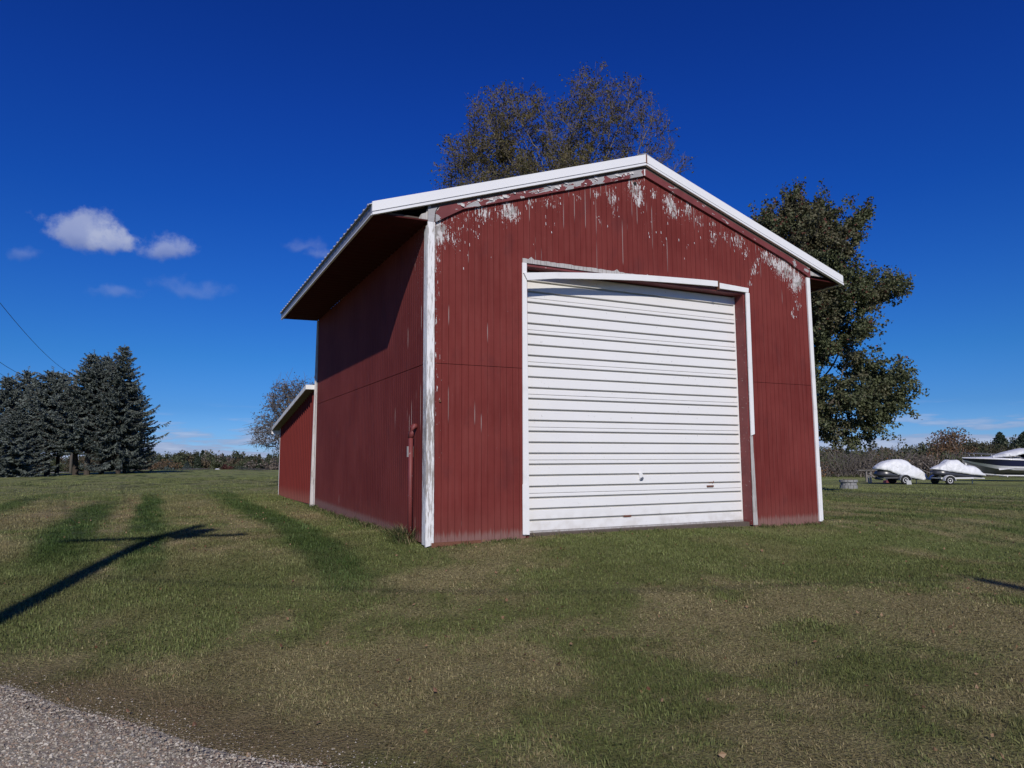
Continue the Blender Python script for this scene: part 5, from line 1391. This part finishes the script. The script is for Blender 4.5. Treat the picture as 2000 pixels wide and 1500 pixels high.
def weed(cx, cy, R0, n_, h, seed):
    g2 = np.random.default_rng(seed); x = cx + g2.normal(0, R0, n_); y = cy + g2.normal(0, R0 * 1.3, n_); x = np.minimum(x, -.04) if cx < 0 else x
    z = ground(x, y); th = g2.random(n_) * 6.28; L = h * g2.uniform(.5, 1.2, n_); A0 = np.stack([x, y, z - .01], 1); d = np.stack([np.cos(th) * .5, np.sin(th) * .5, np.ones(n_)], 1)
    d[:, 0] -= .25; C = lerp(np.array([.05, .085, .02]), np.array([.16, .18, .07]), g2.random(n_)); C = np.where(g2.random(n_)[:, None] < .25, np.array([.28, .22, .12]), C)
    s_ = np.stack([-np.sin(th), np.cos(th), np.zeros(n_)], 1) * .004; mid = A0 + d * L[:, None] * .6; tip = A0 + d * L[:, None] + np.stack([np.cos(th), np.sin(th), np.zeros(n_)], 1) * L[:, None] * .4
    V = np.stack([A0 - s_, A0 + s_, mid + s_, mid - s_, tip], 1).reshape(-1, 3); o = np.arange(n_)[:, None] * 5
    wd.add(V, np.concatenate([o + [[0, 1, 2, 3]], o + [[3, 2, 4]]], 1).ravel(), np.tile([4, 3], n_), C, 5)


weed(-.14, .48, .07, 240, .24, 1); weed(-.10, 1.0, .10, 160, .13, 2)
gg = np.random.default_rng(8)
for i in range(60): weed(-.07, gg.uniform(.3, 7.6), .06, 34, gg.uniform(.05, .12), 20 + i)
for i in range(44): weed(gg.uniform(0, 7.5), -.07, .05, 26, gg.uniform(.04, .08), 120 + i)
o = link('wall_weeds', wd.data('wall_weeds', M_BLADE if False else m_blade)); tag(o, 'uncut grass tufts growing at the foot of the barn walls', 'weeds', None, 'stuff')

# fallen leaves
lv = Soup(); nL = 2000; a = np.radians(gg.uniform(-20, 80, nL)); r = np.sqrt(gg.uniform(9, 26 ** 2, nL)); x = CAM[0] + r * np.sin(a); y = CAM[1] + r * np.cos(a); kp = ~((x > -.1) & (y > -.05) & (x < BW + .1) & (y < BL + 5)); x, y = x[kp], y[kp]; nL = len(x)
C = lerp(np.array([.16, .07, .04]), np.array([.34, .22, .12]), gg.random(nL)); lv.leaves(np.stack([x, y, ground(x, y) + .024], 1), .036, C, gg, 2.5, .8)
o = link('fallen_leaves', lv.data('fallen_leaves', M_LEAF)); tag(o, 'small brown fallen leaves scattered over the lawn', 'leaves', None, 'stuff')

# loose stones of the drive
st_ = Soup(); nP = 300000; s0 = gg.uniform(-.45, 2.4, nP) ; t0 = gg.uniform(-8, 9, nP); x = ROAD_P[0] + ROAD_D[0] * t0 - ROAD_N[0] * s0; y = ROAD_P[1] + ROAD_D[1] * t0 - ROAD_N[1] * s0
dc = np.hypot(x - CAM[0], y - CAM[1]); rs, _ = road_s(x, y); kp = (dc > 2.4) & (dc < 9) & ((rs > .05) | (gg.random(nP) < .35 * np.clip(1 + rs / .45, 0, 1) ** 2)) & (x > CAM[0] - .62 * (y - CAM[1])); x, y = x[kp], y[kp]; nP = len(x)
sz = np.minimum(gg.gamma(2.0, .0021, nP) + .0024, .013) * np.where(rs[kp] > .1, 1, .55); z = ground(x, y) + np.where(rs[kp] > .03, .021, .006)
base = np.array([(1, 0, 0), (-.5, .87, 0), (-.5, -.87, 0), (.3, .1, .8), (-.3, .5, .55)]); F = np.array([[0, 1, 4], [0, 4, 3], [1, 2, 4], [2, 3, 4], [2, 0, 3]])
th = gg.random(nP) * 6.28; ct, sn = np.cos(th)[:, None], np.sin(th)[:, None]; bx_ = base[None, :, 0] * gg.uniform(.7, 1.4, (nP, 1)); by_ = base[None, :, 1] * gg.uniform(.7, 1.2, (nP, 1)); bz_ = base[None, :, 2] * gg.uniform(.5, 1.2, (nP, 1))
V = np.stack([(bx_ * ct - by_ * sn) * sz[:, None] + x[:, None], (bx_ * sn + by_ * ct) * sz[:, None] + y[:, None], bz_ * sz[:, None] + z[:, None]], 2).reshape(-1, 3)
o_ = np.arange(nP)[:, None] * 5; C = lerp(np.array([.17, .145, .11]), np.array([.56, .51, .43]), gg.random(nP) ** 1.3); C = np.where(gg.random(nP)[:, None] < .3, np.array([.27, .205, .155]), C)
st_.add(V, (o_ + F.ravel()[None]).ravel(), np.full(5 * nP, 3), C, 5)
o = link('gravel', st_.data('gravel', M_BARK)); tag(o, 'loose grey crushed stones on the drive', 'gravel', None, 'stuff')
